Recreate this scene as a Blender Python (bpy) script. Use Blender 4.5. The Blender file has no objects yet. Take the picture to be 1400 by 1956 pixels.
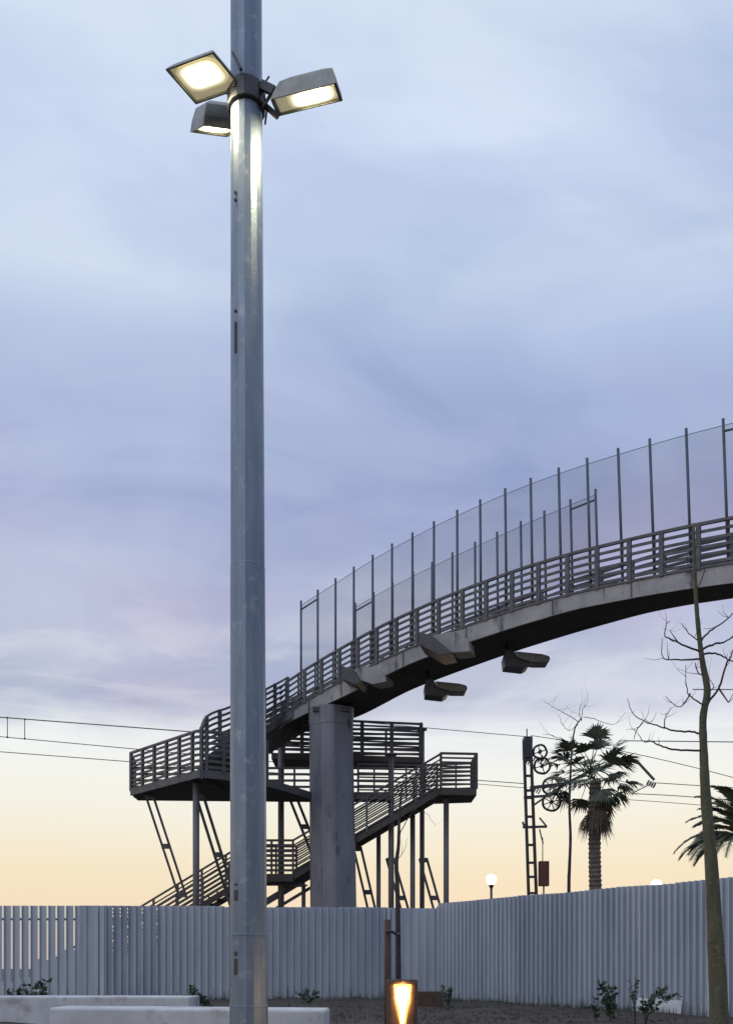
import bpy, math, random
from mathutils import Vector, Matrix
random.seed(7)
R = math.radians
sc = bpy.context.scene
col = sc.collection
EYE = 0.75      # camera height (low tripod)
FPX = 1800.0    # focal length in units of the 1400 px wide frame
HOR = 1850.0    # image row of the horizon

# ------------------------------------------------------------------ camera
cam = bpy.data.objects.new('camera', bpy.data.cameras.new('camera'))
col.objects.link(cam)
cam.location = (0, 0, EYE)
cam.rotation_euler = (R(90), 0, 0)
cam.data.sensor_fit = 'VERTICAL'
cam.data.sensor_height = 24.0
cam.data.lens = FPX / 1956.0 * 24.0
cam.data.shift_y = (HOR - 978.0) / 1956.0
cam.data.clip_start = 0.1
cam.data.clip_end = 3000
sc.camera = cam
sc.view_settings.view_transform = 'Standard'
sc.view_settings.look = 'None'
sc.view_settings.gamma = 1
sc.view_settings.exposure = 0.0
sc.view_settings.use_curve_mapping = False

# ------------------------------------------------------------------ node helpers
def lin(c):
    return tuple((v / 12.92 if v <= .04045 else ((v + .055) / 1.055) ** 2.4) for v in (x / 255.0 for x in c)) + (1,)

class NT:
    def __init__(s, tree):
        s.t = tree; s.n = tree.nodes; s.l = tree.links
    def new(s, typ, **kw):
        n = s.n.new(typ)
        for k, v in kw.items():
            if k[0] == '_': n.inputs[k[1:]].default_value = v
            else: setattr(n, k, v)
        return n
    def put(s, sock, v):
        if isinstance(v, bpy.types.NodeSocket): s.l.new(v, sock)
        else: sock.default_value = v
    def math(s, op, a, b=0.0, clamp=False):
        n = s.new('ShaderNodeMath', operation=op, use_clamp=clamp)
        s.put(n.inputs[0], a); s.put(n.inputs[1], b)
        return n.outputs[0]
    def mix(s, f, a, b, mode='MIX'):
        n = s.new('ShaderNodeMix', data_type='RGBA', blend_type=mode)
        s.put(n.inputs[0], f); s.put(n.inputs[6], a); s.put(n.inputs[7], b)
        return n.outputs[2]
    def ramp(s, f, stops, interp='LINEAR'):
        n = s.new('ShaderNodeValToRGB'); n.color_ramp.interpolation = interp
        e = n.color_ramp.elements
        while len(e) < len(stops): e.new(0.5)
        for el, (p, c) in zip(e, stops): el.position = p; el.color = c if len(c) == 4 else tuple(c) + (1,)
        s.put(n.inputs[0], f)
        return n.outputs[0]
    def noise(s, vec, scale, detail=4, rough=.5, dist=0.0, dims='3D'):
        n = s.new('ShaderNodeTexNoise'); n.noise_dimensions = dims
        n.inputs['Scale'].default_value = scale; n.inputs['Detail'].default_value = detail
        n.inputs['Roughness'].default_value = rough; n.inputs['Distortion'].default_value = dist
        if vec is not None: s.l.new(vec, n.inputs['Vector'])
        return n.outputs[0]
    def mapping(s, vec, loc=(0, 0, 0), rot=(0, 0, 0), scale=(1, 1, 1)):
        n = s.new('ShaderNodeMapping')
        n.inputs['Location'].default_value = loc; n.inputs['Rotation'].default_value = rot
        n.inputs['Scale'].default_value = scale
        s.l.new(vec, n.inputs['Vector'])
        return n.outputs[0]

# ------------------------------------------------------------------ world: dusk sky with cloud layer
SUN_EL, SUN_AZ = 1.5, 12.0
w = bpy.data.worlds.new('World'); sc.world = w; w.use_nodes = True
T = NT(w.node_tree); T.n.clear()
tc = T.new('ShaderNodeTexCoord').outputs['Generated']
sep = T.new('ShaderNodeSeparateXYZ'); T.l.new(tc, sep.inputs[0])
dx, dy, dz = sep.outputs
hyp = T.math('SQRT', T.math('ADD', T.math('MULTIPLY', dx, dx), T.math('MULTIPLY', dy, dy)))
tanel = T.math('DIVIDE', dz, T.math('MAXIMUM', hyp, .02))
# planar cloud coordinates (cloud deck seen in perspective, softened at the zenith and the horizon)
elp = T.math('ADD', T.math('MAXIMUM', dz, 0.0), 0.28)
cb = T.new('ShaderNodeCombineXYZ')
T.l.new(T.math('DIVIDE', dx, elp), cb.inputs[0]); T.l.new(T.math('DIVIDE', dy, elp), cb.inputs[1])
cbn = cb.outputs[0]
warp = T.noise(T.mapping(cbn, loc=(3.1, 1.7, 0), scale=(.8, 1.3, 1)), 1.0, 3, .5, .6)
f = T.math('DIVIDE', T.math('MAXIMUM', tanel, 0.0), 1.1)
f2 = T.math('ADD', f, T.math('MULTIPLY', T.math('SUBTRACT', warp, .5), .10))
def ty(y): return (HOR - y) / FPX / 1.1
clear = T.ramp(f, [(0.0, lin((240, 208, 180))), (ty(1735), lin((243, 222, 191))), (ty(1670), lin((243, 227, 197))),
                   (ty(1600), lin((243, 235, 214))), (ty(1530), lin((242, 240, 229))), (ty(1440), lin((240, 243, 240))),
                   (ty(1390), lin((233, 237, 239))), (ty(1200), lin((190, 196, 226))), (1.0, lin((200, 214, 240)))])
cloud = T.ramp(f2, [(0.0, lin((200, 196, 212))), (ty(1420), lin((200, 203, 217))), (ty(1330), lin((192, 197, 217))), (ty(1200), lin((180, 187, 214))),
                    (ty(1000), lin((168, 179, 212))), (ty(820), lin((167, 181, 214))), (ty(690), lin((183, 197, 226))),
                    (ty(560), lin((207, 220, 239))), (ty(330), lin((202, 215, 239))), (ty(90), lin((210, 223, 242))), (1.0, lin((213, 226, 243)))])
# where the cloud bank covers the clear strip above the horizon
edge = T.noise(T.mapping(tc, loc=(.3, 0, 0), scale=(2.2, 2.2, 9)), 1.6, 5, .5, .3)
e1 = T.math('ADD', tanel, T.math('MULTIPLY', T.math('SUBTRACT', edge, .5), .13))
cover = T.new('ShaderNodeMapRange', interpolation_type='SMOOTHSTEP'); T.l.new(e1, cover.inputs[0])
cover.inputs[1].default_value = .236; cover.inputs[2].default_value = .276
base = T.mix(cover.outputs[0], clear, cloud)
# lighter and darker streaks inside the bank
n1 = T.noise(T.mapping(cbn, loc=(0, .4, 0), rot=(0, 0, R(-14)), scale=(1.0, 1.6, 1)), 1.7, 6, .52, .8)
n2 = T.noise(T.mapping(cbn, loc=(5, 2, 0), rot=(0, 0, R(22)), scale=(1.0, 1.2, 1)), 1.2, 5, .5, .9)
s1 = T.ramp(n1, [(.34, (.77, .81, .88)), (.5, (1, 1, 1)), (.66, (1.18, 1.16, 1.10))], 'EASE')
s2 = T.ramp(n2, [(.34, (.80, .84, .91)), (.5, (1, 1, 1)), (.66, (1.15, 1.13, 1.08))], 'EASE')
st = T.mix(1.0, s1, s2, 'MULTIPLY')
base = T.mix(T.math('MULTIPLY', cover.outputs[0], .85), base, T.mix(1.0, base, st, 'MULTIPLY'))
# pale wisps low in the bank
n4 = T.noise(T.mapping(tc, loc=(.9, 0, .2), rot=(0, R(7), 0), scale=(2.6, 2.6, 12)), 2.0, 6, .55, .5)
wk = T.math('MULTIPLY', T.ramp(n4, [(.47, (0, 0, 0)), (.64, (1, 1, 1))], 'EASE'), T.ramp(tanel, [(.2, (0, 0, 0)), (.25, (1, 1, 1)), (.33, (.8, .8, .8)), (.44, (0, 0, 0))]))
base = T.mix(T.math('MULTIPLY', wk, .62), base, lin((216, 218, 230)))
# faint pink where low light catches the cloud
n3 = T.noise(T.mapping(tc, loc=(-.13, 2, .4), scale=(2.6, 2.6, 6)), 1.2, 2, .5, .2)
pk = T.math('MULTIPLY', T.ramp(n3, [(.50, (0, 0, 0)), (.68, (1, 1, 1))], 'EASE'), T.ramp(tanel, [(.2, (0, 0, 0)), (.3, (1, 1, 1)), (.5, (1, 1, 1)), (.66, (0, 0, 0))]))
base = T.mix(T.math('MULTIPLY', pk, .17), base, lin((205, 172, 206)))
# the sky away from the sunset is dimmer and bluer, swung right for pole contrast
back = T.new('ShaderNodeMapRange', interpolation_type='SMOOTHSTEP')
T.l.new(T.math('ADD', T.math('MULTIPLY', dy, .75), T.math('MULTIPLY', dx, -.62)), back.inputs[0])
back.inputs[1].default_value = .30; back.inputs[2].default_value = -.75
hi = T.ramp(tanel, [(.0, (1, 1, 1)), (1.0, (.65, .65, .65))])
base = T.mix(T.math('MULTIPLY', back.outputs[0], hi), base, T.mix(1.0, base, (.42, .48, .60, 1), 'MULTIPLY'))
# bright lobe added to the unseen sky behind left, for the pole's highlight stripe
lb = T.new('ShaderNodeMapRange', interpolation_type='SMOOTHSTEP')
T.l.new(T.math('DIVIDE', T.math('ADD', T.math('MULTIPLY', dx, -.53), T.math('MULTIPLY', dy, -.848)), T.math('MAXIMUM', hyp, .02)), lb.inputs[0])
lb.inputs[1].default_value = .93; lb.inputs[2].default_value = .985
base = T.mix(lb.outputs[0], base, T.mix(1.0, base, (2.3, 2.15, 1.95, 1), 'MULTIPLY'))
nish = T.new('ShaderNodeTexSky', sky_type='NISHITA', sun_disc=False, sun_elevation=R(SUN_EL), sun_rotation=R(SUN_AZ))
bg1 = T.new('ShaderNodeBackground'); T.l.new(base, bg1.inputs[0]); bg1.inputs[1].default_value = 1.02
bg2 = T.new('ShaderNodeBackground'); T.l.new(nish.outputs[0], bg2.inputs[0]); bg2.inputs[1].default_value = .0018
add = T.new('ShaderNodeAddShader'); T.l.new(bg1.outputs[0], add.inputs[0]); T.l.new(bg2.outputs[0], add.inputs[1])
T.l.new(add.outputs[0], T.new('ShaderNodeOutputWorld').inputs[0])

# the last sun, almost at the horizon beyond the fence
sd = bpy.data.lights.new('sun', 'SUN'); sd.energy = .25; sd.angle = R(12); sd.color = (1, .72, .48)
so = bpy.data.objects.new('sun', sd); col.objects.link(so)
so.rotation_euler = (R(90 + SUN_EL + 1), 0, R(180 - SUN_AZ)); so.location = (0, 0, 30)
so.rotation_euler = Vector((-math.sin(R(SUN_AZ)), -math.cos(R(SUN_AZ)), -math.tan(R(SUN_EL)))).to_track_quat('-Z', 'Y').to_euler()

# ------------------------------------------------------------------ materials
def mat(name, c1, c2=None, rough=.6, metal=0.0, scale=4.0, stretch=(1, 1, 1), bump=0.0, bscale=30.0, spots=None, detail=5, lo=.35, hi=.65):
    m = bpy.data.materials.new(name); m.use_nodes = True
    t = NT(m.node_tree); b = t.n['Principled BSDF']
    co = t.new('ShaderNodeTexCoord').outputs['Object']
    if c2 is None: c2 = tuple(x * .75 for x in c1)
    n = t.noise(t.mapping(co, scale=stretch), scale, detail, .6)
    c = t.ramp(n, [(lo, c1), (hi, c2)])
    if spots:
        n2 = t.noise(t.mapping(co, loc=(4, 5, 6), scale=(1, 1, spots[3] if len(spots) > 3 else 1)), spots[0], 4, .65)
        c = t.mix(t.ramp(n2, [(spots[1], (0, 0, 0)), (spots[1] + .12, (1, 1, 1))]), c, tuple(spots[2]) + (1,))
    t.l.new(c, b.inputs['Base Color'])
    b.inputs['Metallic'].default_value = metal
    r = t.noise(co, scale * 2.3, 3, .5)
    rr = t.new('ShaderNodeMapRange'); t.l.new(r, rr.inputs[0])
    rr.inputs[3].default_value = max(rough - .12, .05); rr.inputs[4].default_value = min(rough + .12, 1)
    t.l.new(rr.outputs[0], b.inputs['Roughness'])
    if bump:
        bn = t.new('ShaderNodeBump'); bn.inputs['Strength'].default_value = bump; bn.inputs['Distance'].default_value = .02
        t.l.new(t.noise(co, bscale, 5, .6), bn.inputs['Height']); t.l.new(bn.outputs[0], b.inputs['Normal'])
    return m

def emis(name, c, s, falloff=None):
    m = bpy.data.materials.new(name); m.use_nodes = True
    t = NT(m.node_tree); b = t.n['Principled BSDF']
    b.inputs['Base Color'].default_value = tuple(c) + (1,)
    b.inputs['Emission Color'].default_value = tuple(c) + (1,)
    b.inputs['Emission Strength'].default_value = s
    b.inputs['Roughness'].default_value = .3
    return m

M = {}
M['pole'] = mat('galvanised_pole', (.175, .225, .30), (.25, .30, .37), rough=.46, metal=.62, scale=2.2, stretch=(3, 3, .5), spots=(9, .58, (.33, .37, .42)), bump=.12, bscale=60)
M['dark_steel'] = mat('dark_housing_steel', (.06, .062, .07), (.09, .09, .1), rough=.45, metal=.5, scale=10)
M['housing'] = mat('floodlight_housing', (.20, .205, .20), (.28, .285, .27), rough=.38, metal=.6, scale=8)
M['rail'] = mat('bridge_rail_steel', (.145, .145, .155), (.09, .09, .1), rough=.55, metal=.3, scale=3, spots=(5, .62, (.12, .085, .06)))
M['column_steel'] = mat('support_column_paint', (.19, .175, .185), (.13, .12, .13), rough=.5, metal=.2, scale=2, stretch=(1, 1, .3), spots=(6, .62, (.11, .07, .05)))
M['post'] = mat('screen_post_paint', (.11, .13, .19), (.085, .1, .14), rough=.5, metal=.35, scale=3)
M['concrete'] = mat('bridge_concrete', (.46, .46, .465), (.30, .30, .31), rough=.85, scale=1.4, spots=(2.6, .56, (.12, .12, .125), .35), bump=.3)
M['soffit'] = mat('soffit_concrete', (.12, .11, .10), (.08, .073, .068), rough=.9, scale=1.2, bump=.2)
M['pier'] = mat('pier_concrete', (.25, .265, .32), (.16, .17, .21), rough=.42, scale=1.1, stretch=(1, 1, .3), spots=(2.2, .60, (.08, .085, .11), .4), bump=.2)
M['white_concrete'] = mat('pale_concrete', (.64, .66, .70), (.50, .52, .56), rough=.8, scale=2.5, spots=(3.2, .54, (.40, .38, .38)), bump=.35, bscale=45)
M['fence'] = mat('galvanised_sheet', (.35, .405, .50), (.48, .53, .60), rough=.55, metal=.25, scale=1.0, stretch=(2.2, 2.2, .35), spots=(1.6, .58, (.40, .45, .56), .3), bump=.08, bscale=12)
M['fence2'] = mat('galvanised_sheet_pale', (.41, .465, .55), (.52, .56, .63), rough=.5, metal=.25, scale=1.2, stretch=(2, 2, .3), spots=(1.6, .58, (.46, .51, .60), .3))

M['soil'] = mat('soil', (.040, .032, .027), (.075, .060, .050), rough=.95, scale=1.3, spots=(22, .60, (.12, .10, .085)), bump=1.0, bscale=9)
M['wood_dark'] = mat('stake_wood', (.10, .065, .045), (.06, .042, .032), rough=.8, scale=6, stretch=(4, 4, .4), bump=.3)
M['corten'] = mat('rusty_steel', (.16, .085, .05), (.09, .055, .04), rough=.7, metal=.3, scale=9, spots=(20, .55, (.2, .11, .06)), bump=.25, bscale=70)
M['bark'] = mat('green_brown_bark', (.13, .13, .08), (.08, .082, .052), rough=.85, scale=7, stretch=(3, 3, .6), spots=(14, .58, (.15, .16, .10)), bump=.7, bscale=35)
M['twig'] = mat('twig_bark', (.075, .062, .062), (.045, .04, .045), rough=.85, scale=8, bump=.3)
M['palm_bark'] = mat('palm_bark', (.24, .19, .17), (.13, .105, .095), rough=.9, scale=5, stretch=(1, 1, 3), bump=1, bscale=16)
M['palm_leaf'] = mat('palm_leaf', (.16, .185, .12), (.10, .12, .085), rough=.5, scale=2)
M['dead_leaf'] = mat('dead_palm_leaf', (.24, .20, .155), (.15, .125, .10), rough=.9, scale=3)
M['shrub'] = mat('shrub_leaf', (.045, .075, .045), (.07, .10, .055), rough=.6, scale=5)
M['wire'] = mat('cable', (.13, .13, .15), (.09, .09, .11), rough=.6, metal=.3, scale=3)
M['insulator'] = mat('brown_insulator', (.07, .045, .04), (.05, .035, .03), rough=.3, scale=4)
M['box_red'] = mat('red_brown_cabinet', (.22, .075, .055), (.14, .06, .05), rough=.6, scale=4, spots=(8, .55, (.08, .04, .035)))
M['flood_glass'] = emis('flood_glass', (1.0, .93, .72), 7.0)
M['flood_reflector'] = emis('flood_reflector', (.95, .86, .55), .22)
M['flood_halo1'] = emis('flood_halo_inner', (1.0, .95, .72), 2.2)
M['flood_halo2'] = emis('flood_halo_middle', (1.0, .93, .66), .85)
M['flood_halo3'] = emis('flood_halo_outer', (.98, .90, .60), .45)
M['bulb'] = emis('hot_bulb', (1.0, .93, .78), 14)
M['globe'] = emis('lit_globe', (1.0, .96, .86), 3.2)
M['warm_glass'] = emis('warm_glass', (1.0, .74, .40), 3.2)
M['warm_inner'] = emis('warm_reflector', (1.0, .50, .14), .85)

m = bpy.data.materials.new('mesh_screen'); m.use_nodes = True; t = NT(m.node_tree); t.n.clear()
co = t.new('ShaderNodeTexCoord').outputs['Object']
d_ = t.new('ShaderNodeBsdfDiffuse'); d_.inputs[0].default_value = (.16, .165, .19, 1)
tr = t.new('ShaderNodeBsdfTransparent'); mx = t.new('ShaderNodeMixShader')
fac = t.new('ShaderNodeMapRange'); t.l.new(t.noise(co, .9, 4, .6), fac.inputs[0]); fac.inputs[3].default_value = .16; fac.inputs[4].default_value = .30
t.l.new(fac.outputs[0], mx.inputs[0]); t.l.new(tr.outputs[0], mx.inputs[1]); t.l.new(d_.outputs[0], mx.inputs[2])
t.l.new(mx.outputs[0], t.new('ShaderNodeOutputMaterial').inputs[0])
M['mesh'] = m
for nm in ('fence', 'fence2'):
    t = NT(M[nm].node_tree); b_ = t.n['Principled BSDF']; src = b_.inputs['Base Color'].links[0].from_socket
    oi = t.new('ShaderNodeObjectInfo').outputs['Random']; ge = t.new('ShaderNodeNewGeometry').outputs['Position']
    c_ = t.mix(1.0, src, t.ramp(oi, [(0, (.84, .86, .89)), (.5, (1, 1, 1)), (1, (1.06, 1.05, 1.03))]), 'MULTIPLY')
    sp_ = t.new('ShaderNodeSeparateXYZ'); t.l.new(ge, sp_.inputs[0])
    # brown blotches that thicken towards the foot, and thin scratches
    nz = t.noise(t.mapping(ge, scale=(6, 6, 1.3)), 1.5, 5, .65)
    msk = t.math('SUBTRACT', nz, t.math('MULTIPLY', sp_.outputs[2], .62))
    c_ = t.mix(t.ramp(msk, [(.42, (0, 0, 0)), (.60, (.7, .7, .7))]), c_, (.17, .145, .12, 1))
    sc_ = t.noise(t.mapping(ge, loc=(3, 1, 0), scale=(9, 9, .7)), 2.2, 4, .7)
    c_ = t.mix(t.ramp(sc_, [(.64, (0, 0, 0)), (.72, (.55, .55, .55))]), c_, (.28, .27, .27, 1))
    t.l.new(c_, b_.inputs['Base Color'])
m = bpy.data.materials.new('translucent_rib'); m.use_nodes = True; t = NT(m.node_tree); t.n.clear()
co = t.new('ShaderNodeTexCoord').outputs['Object']
tl_ = t.new('ShaderNodeBsdfTranslucent'); t.l.new(t.ramp(t.noise(t.mapping(co, scale=(1, 1, .4)), 2.5, 4, .6), [(.35, (.92, .93, .98)), (.7, (.74, .76, .84))]), tl_.inputs[0])
tr = t.new('ShaderNodeBsdfTransparent'); tr.inputs[0].default_value = (.86, .93, 1, 1); mx = t.new('ShaderNodeMixShader'); mx.inputs[0].default_value = .86
t.l.new(tl_.outputs[0], mx.inputs[1]); t.l.new(tr.outputs[0], mx.inputs[2]); t.l.new(mx.outputs[0], t.new('ShaderNodeOutputMaterial').inputs[0])
M['light_rib'] = m

# ------------------------------------------------------------------ geometry helpers
def P(px, py, Y):
    """world point standing Y metres away that the photograph shows at column px, row py"""
    return Vector(((px - 700.0) * Y / FPX, Y, EYE + (HOR - py) * Y / FPX))

class MB:
    def __init__(s): s.v = []; s.f = []; s.m = []; s.mats = []; s.smooth = []
    def mi(s, m):
        if m is None: return 0
        if m not in s.mats: s.mats.append(m)
        return s.mats.index(m)
    def add(s, vs, fs, m=None, smooth=False):
        o = len(s.v); s.v += [Vector(x) for x in vs]
        k = s.mi(m)
        for q in fs: s.f.append([o + i for i in q]); s.m.append(k); s.smooth.append(smooth)
        return s
    def hexa(s, p, m=None):  # 8 points: bottom 4, top 4
        return s.add(p, [(3, 2, 1, 0), (4, 5, 6, 7), (0, 1, 5, 4), (1, 2, 6, 5), (2, 3, 7, 6), (3, 0, 4, 7)], m)
    def box(s, c, size, ang=0.0, m=None):
        cx, cy, cz = c; a, b, h = (x / 2 for x in size); ca, sa = math.cos(ang), math.sin(ang)
        pts = []
        for z in (-h, h):
            for x, y in ((-a, -b), (a, -b), (a, b), (-a, b)):
                pts.append((cx + x * ca - y * sa, cy + x * sa + y * ca, cz + z))
        return s.hexa(pts, m)
    def tube(s, pts, rs, n=8, m=None, cap=True, smooth=True):
        pts = [Vector(p) for p in pts]
        if not isinstance(rs, (list, tuple)): rs = [rs] * len(pts)
        o = len(s.v); k = s.mi(m); up = None
        for i, p in enumerate(pts):
            d = (pts[min(i + 1, len(pts) - 1)] - pts[max(i - 1, 0)])
            if d.length < 1e-9: d = Vector((0, 0, 1))
            d.normalize()
            if up is None:
                up = Vector((0, 0, 1)) if abs(d.z) < .9 else Vector((0, -1, 0))
            a = d.cross(up).normalized(); b = a.cross(d).normalized(); up = b
            for j in range(n):
                t = 2 * math.pi * j / n
                s.v.append(p + (a * math.cos(t) + b * math.sin(t)) * rs[i])
        for i in range(len(pts) - 1):
            for j in range(n):
                s.f.append([o + i * n + j, o + i * n + (j + 1) % n, o + (i + 1) * n + (j + 1) % n, o + (i + 1) * n + j]); s.m.append(k); s.smooth.append(smooth)
        if cap:
            s.f.append([o + j for j in range(n)][::-1]); s.m.append(k); s.smooth.append(False)
            e = o + (len(pts) - 1) * n
            s.f.append([e + j for j in range(n)]); s.m.append(k); s.smooth.append(False)
        return s
    def bar(s, a, b, w, h, m=None):   # rectangular bar a->b, w horizontal, h in the remaining direction
        a, b = Vector(a), Vector(b); d = (b - a).normalized()
        side = d.cross(Vector((0, 0, 1)))
        if side.length < 1e-3: side = Vector((1, 0, 0))
        side.normalize(); up = side.cross(d).normalized()
        o = [side * (-w / 2) - up * h / 2, side * (w / 2) - up * h / 2, side * (w / 2) + up * h / 2, side * (-w / 2) + up * h / 2]
        return s.hexa([a + x for x in o] + [b + x for x in o], m)
    def sweep(s, path, n0, n1, z0, z1, m=None):   # box section swept along a path; n = offsets along the horizontal normal
        path = [Vector(p) for p in path]; o = len(s.v); k = s.mi(m); N = len(path)
        for i, p in enumerate(path):
            d = path[min(i + 1, N - 1)] - path[max(i - 1, 0)]; d.z = 0
            if d.length < 1e-6: d = Vector((1, 0, 0))
            d.normalize(); nn = Vector((-d.y, d.x, 0))
            for a, z in ((n0, z0), (n1, z0), (n1, z1), (n0, z1)): s.v.append(p + nn * a + Vector((0, 0, z)))
        for i in range(N - 1):
            for j in range(4):
                s.f.append([o + i * 4 + j, o + i * 4 + (j + 1) % 4, o + (i + 1) * 4 + (j + 1) % 4, o + (i + 1) * 4 + j]); s.m.append(k); s.smooth.append(False)
        s.f.append([o + 3, o + 2, o + 1, o]); s.m.append(k); s.smooth.append(False)
        e = o + (N - 1) * 4
        s.f.append([e, e + 1, e + 2, e + 3]); s.m.append(k); s.smooth.append(False)
        return s
    def sphere(s, c, r, m=None, nu=20, nv=12, sz=1.0):
        c = Vector(c); vs = []; fs = []
        for i in range(nv + 1):
            a = math.pi * i / nv
            for j in range(nu):
                b = 2 * math.pi * j / nu
                vs.append(c + Vector((math.sin(a) * math.cos(b) * r, math.sin(a) * math.sin(b) * r, math.cos(a) * r * sz)))
        for i in range(nv):
            for j in range(nu): fs.append((i * nu + j, (i + 1) * nu + j, (i + 1) * nu + (j + 1) % nu, i * nu + (j + 1) % nu))
        return s.add(vs, fs, m, True)
    def build(s, name, material, parent=None, bevel=0.0):
        org = Vector((0, 0, 0))
        if parent is None and s.v:
            org = Vector((sum(v.x for v in s.v) / len(s.v), sum(v.y for v in s.v) / len(s.v), min(v.z for v in s.v)))
        elif parent is not None:
            p = parent
            while p is not None: org += p.location; p = p.parent
        me = bpy.data.meshes.new(name)
        me.from_pydata([v - org for v in s.v], [], s.f)
        mats = s.mats if s.mats else [material]
        if s.mats and material is not None:
            # faces added without a material keep slot 0 = first explicit one; callers pass explicit materials throughout
            pass
        for mm in mats: me.materials.append(mm)
        for p_, k, sm in zip(me.polygons, s.m, s.smooth): p_.material_index = k; p_.use_smooth = sm
        me.update()
        o = bpy.data.objects.new(name, me); col.objects.link(o)
        if parent is not None: o.parent = parent
        else: o.location = org
        if bevel:
            b = o.modifiers.new('bevel', 'BEVEL'); b.width = bevel; b.segments = 2; b.limit_method = 'ANGLE'; b.angle_limit = R(40)
        return o

def tag(o, label=None, cat=None, group=None, kind=None):
    if label: o['label'] = label
    if cat: o['category'] = cat
    if group: o['group'] = group
    if kind: o['kind'] = kind
    return o
def thing(name, loc, label, cat, group=None):
    o = bpy.data.objects.new(name, None); o.empty_display_size = .3; col.objects.link(o)
    o.location = loc
    return tag(o, label, cat, group)
def interp(tab, x):
    if x <= tab[0][0]: i = 0
    elif x >= tab[-1][0]: i = len(tab) - 2
    else: i = next(k for k in range(len(tab) - 1) if tab[k][0] <= x <= tab[k + 1][0])
    a, b = tab[i], tab[i + 1]; t = (x - a[0]) / (b[0] - a[0])
    return [p + (q - p) * t for p, q in zip(a[1:], b[1:])]
def smooth_path(pts, n=6):
    """Catmull-Rom through the points"""
    pts = [Vector(p) for p in pts]; out = []
    for i in range(len(pts) - 1):
        p0 = pts[max(i - 1, 0)]; p1 = pts[i]; p2 = pts[i + 1]; p3 = pts[min(i + 2, len(pts) - 1)]
        for k in range(n):
            t = k / n
            out.append(.5 * ((2 * p1) + (p2 - p0) * t + (2 * p0 - 5 * p1 + 4 * p2 - p3) * t * t + (3 * p1 - p0 - 3 * p2 + p3) * t ** 3))
    out.append(pts[-1]); return out
def resample(path, step):
    L = [0.0]
    for a, b in zip(path, path[1:]): L.append(L[-1] + (b - a).length)
    n = max(1, round(L[-1] / step)); out = []
    for k in range(n + 1):
        s = L[-1] * k / n; i = 0
        while i < len(L) - 2 and L[i + 1] < s: i += 1
        t = (s - L[i]) / max(L[i + 1] - L[i], 1e-9); out.append(path[i].lerp(path[i + 1], t))
    return out

# ------------------------------------------------------------------ ground
g = MB(); xs = [-900, -300, -60] + [x * .5 for x in range(-28, 29)] + [60, 300, 900]; ys = [-300, -40] + [y * .5 for y in range(8, 50)] + [30, 60, 200, 1500]
rg = random.Random(3)
vs = []
for yy in ys:
    for xx in xs:
        z = 0.0
        if 4 < yy < 24.5 and abs(xx) < 14: z = rg.uniform(-.03, .035)
        if xx > 3 and 8 < yy < 24.5: z -= min((xx - 3) * .03, .12)
        vs.append((xx, yy, z))
nx = len(xs)
g.add(vs, [(j * nx + i, j * nx + i + 1, (j + 1) * nx + i + 1, (j + 1) * nx + i) for j in range(len(ys) - 1) for i in range(nx - 1)], None, True)
tag(g.build('ground', M['soil']), kind='structure')

# clods and stones on the bare soil
cl = MB()
for i in range(1500):
    Y = rg.uniform(12, 22.3); X = rg.uniform(-2.3, 4.6)
    r = rg.uniform(.012, .04)
    if X > 1.7 + (23.3 - Y) * .55: continue
    q = [(X + r * rg.uniform(.6, 1.3) * math.cos(a), Y + r * rg.uniform(.6, 1.3) * math.sin(a), .0) for a in (0, 1.2, 2.5, 3.8, 5.0)]
    cl.add(q + [(X, Y, r * rg.uniform(.3, .6) + .02)], [(i_, (i_ + 1) % 5, 5) for i_ in range(5)])
tag(cl.build('soil_clods', M['soil']), 'loose clods of dark soil scattered over the bare ground before the fence', 'soil', kind='stuff')

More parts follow.
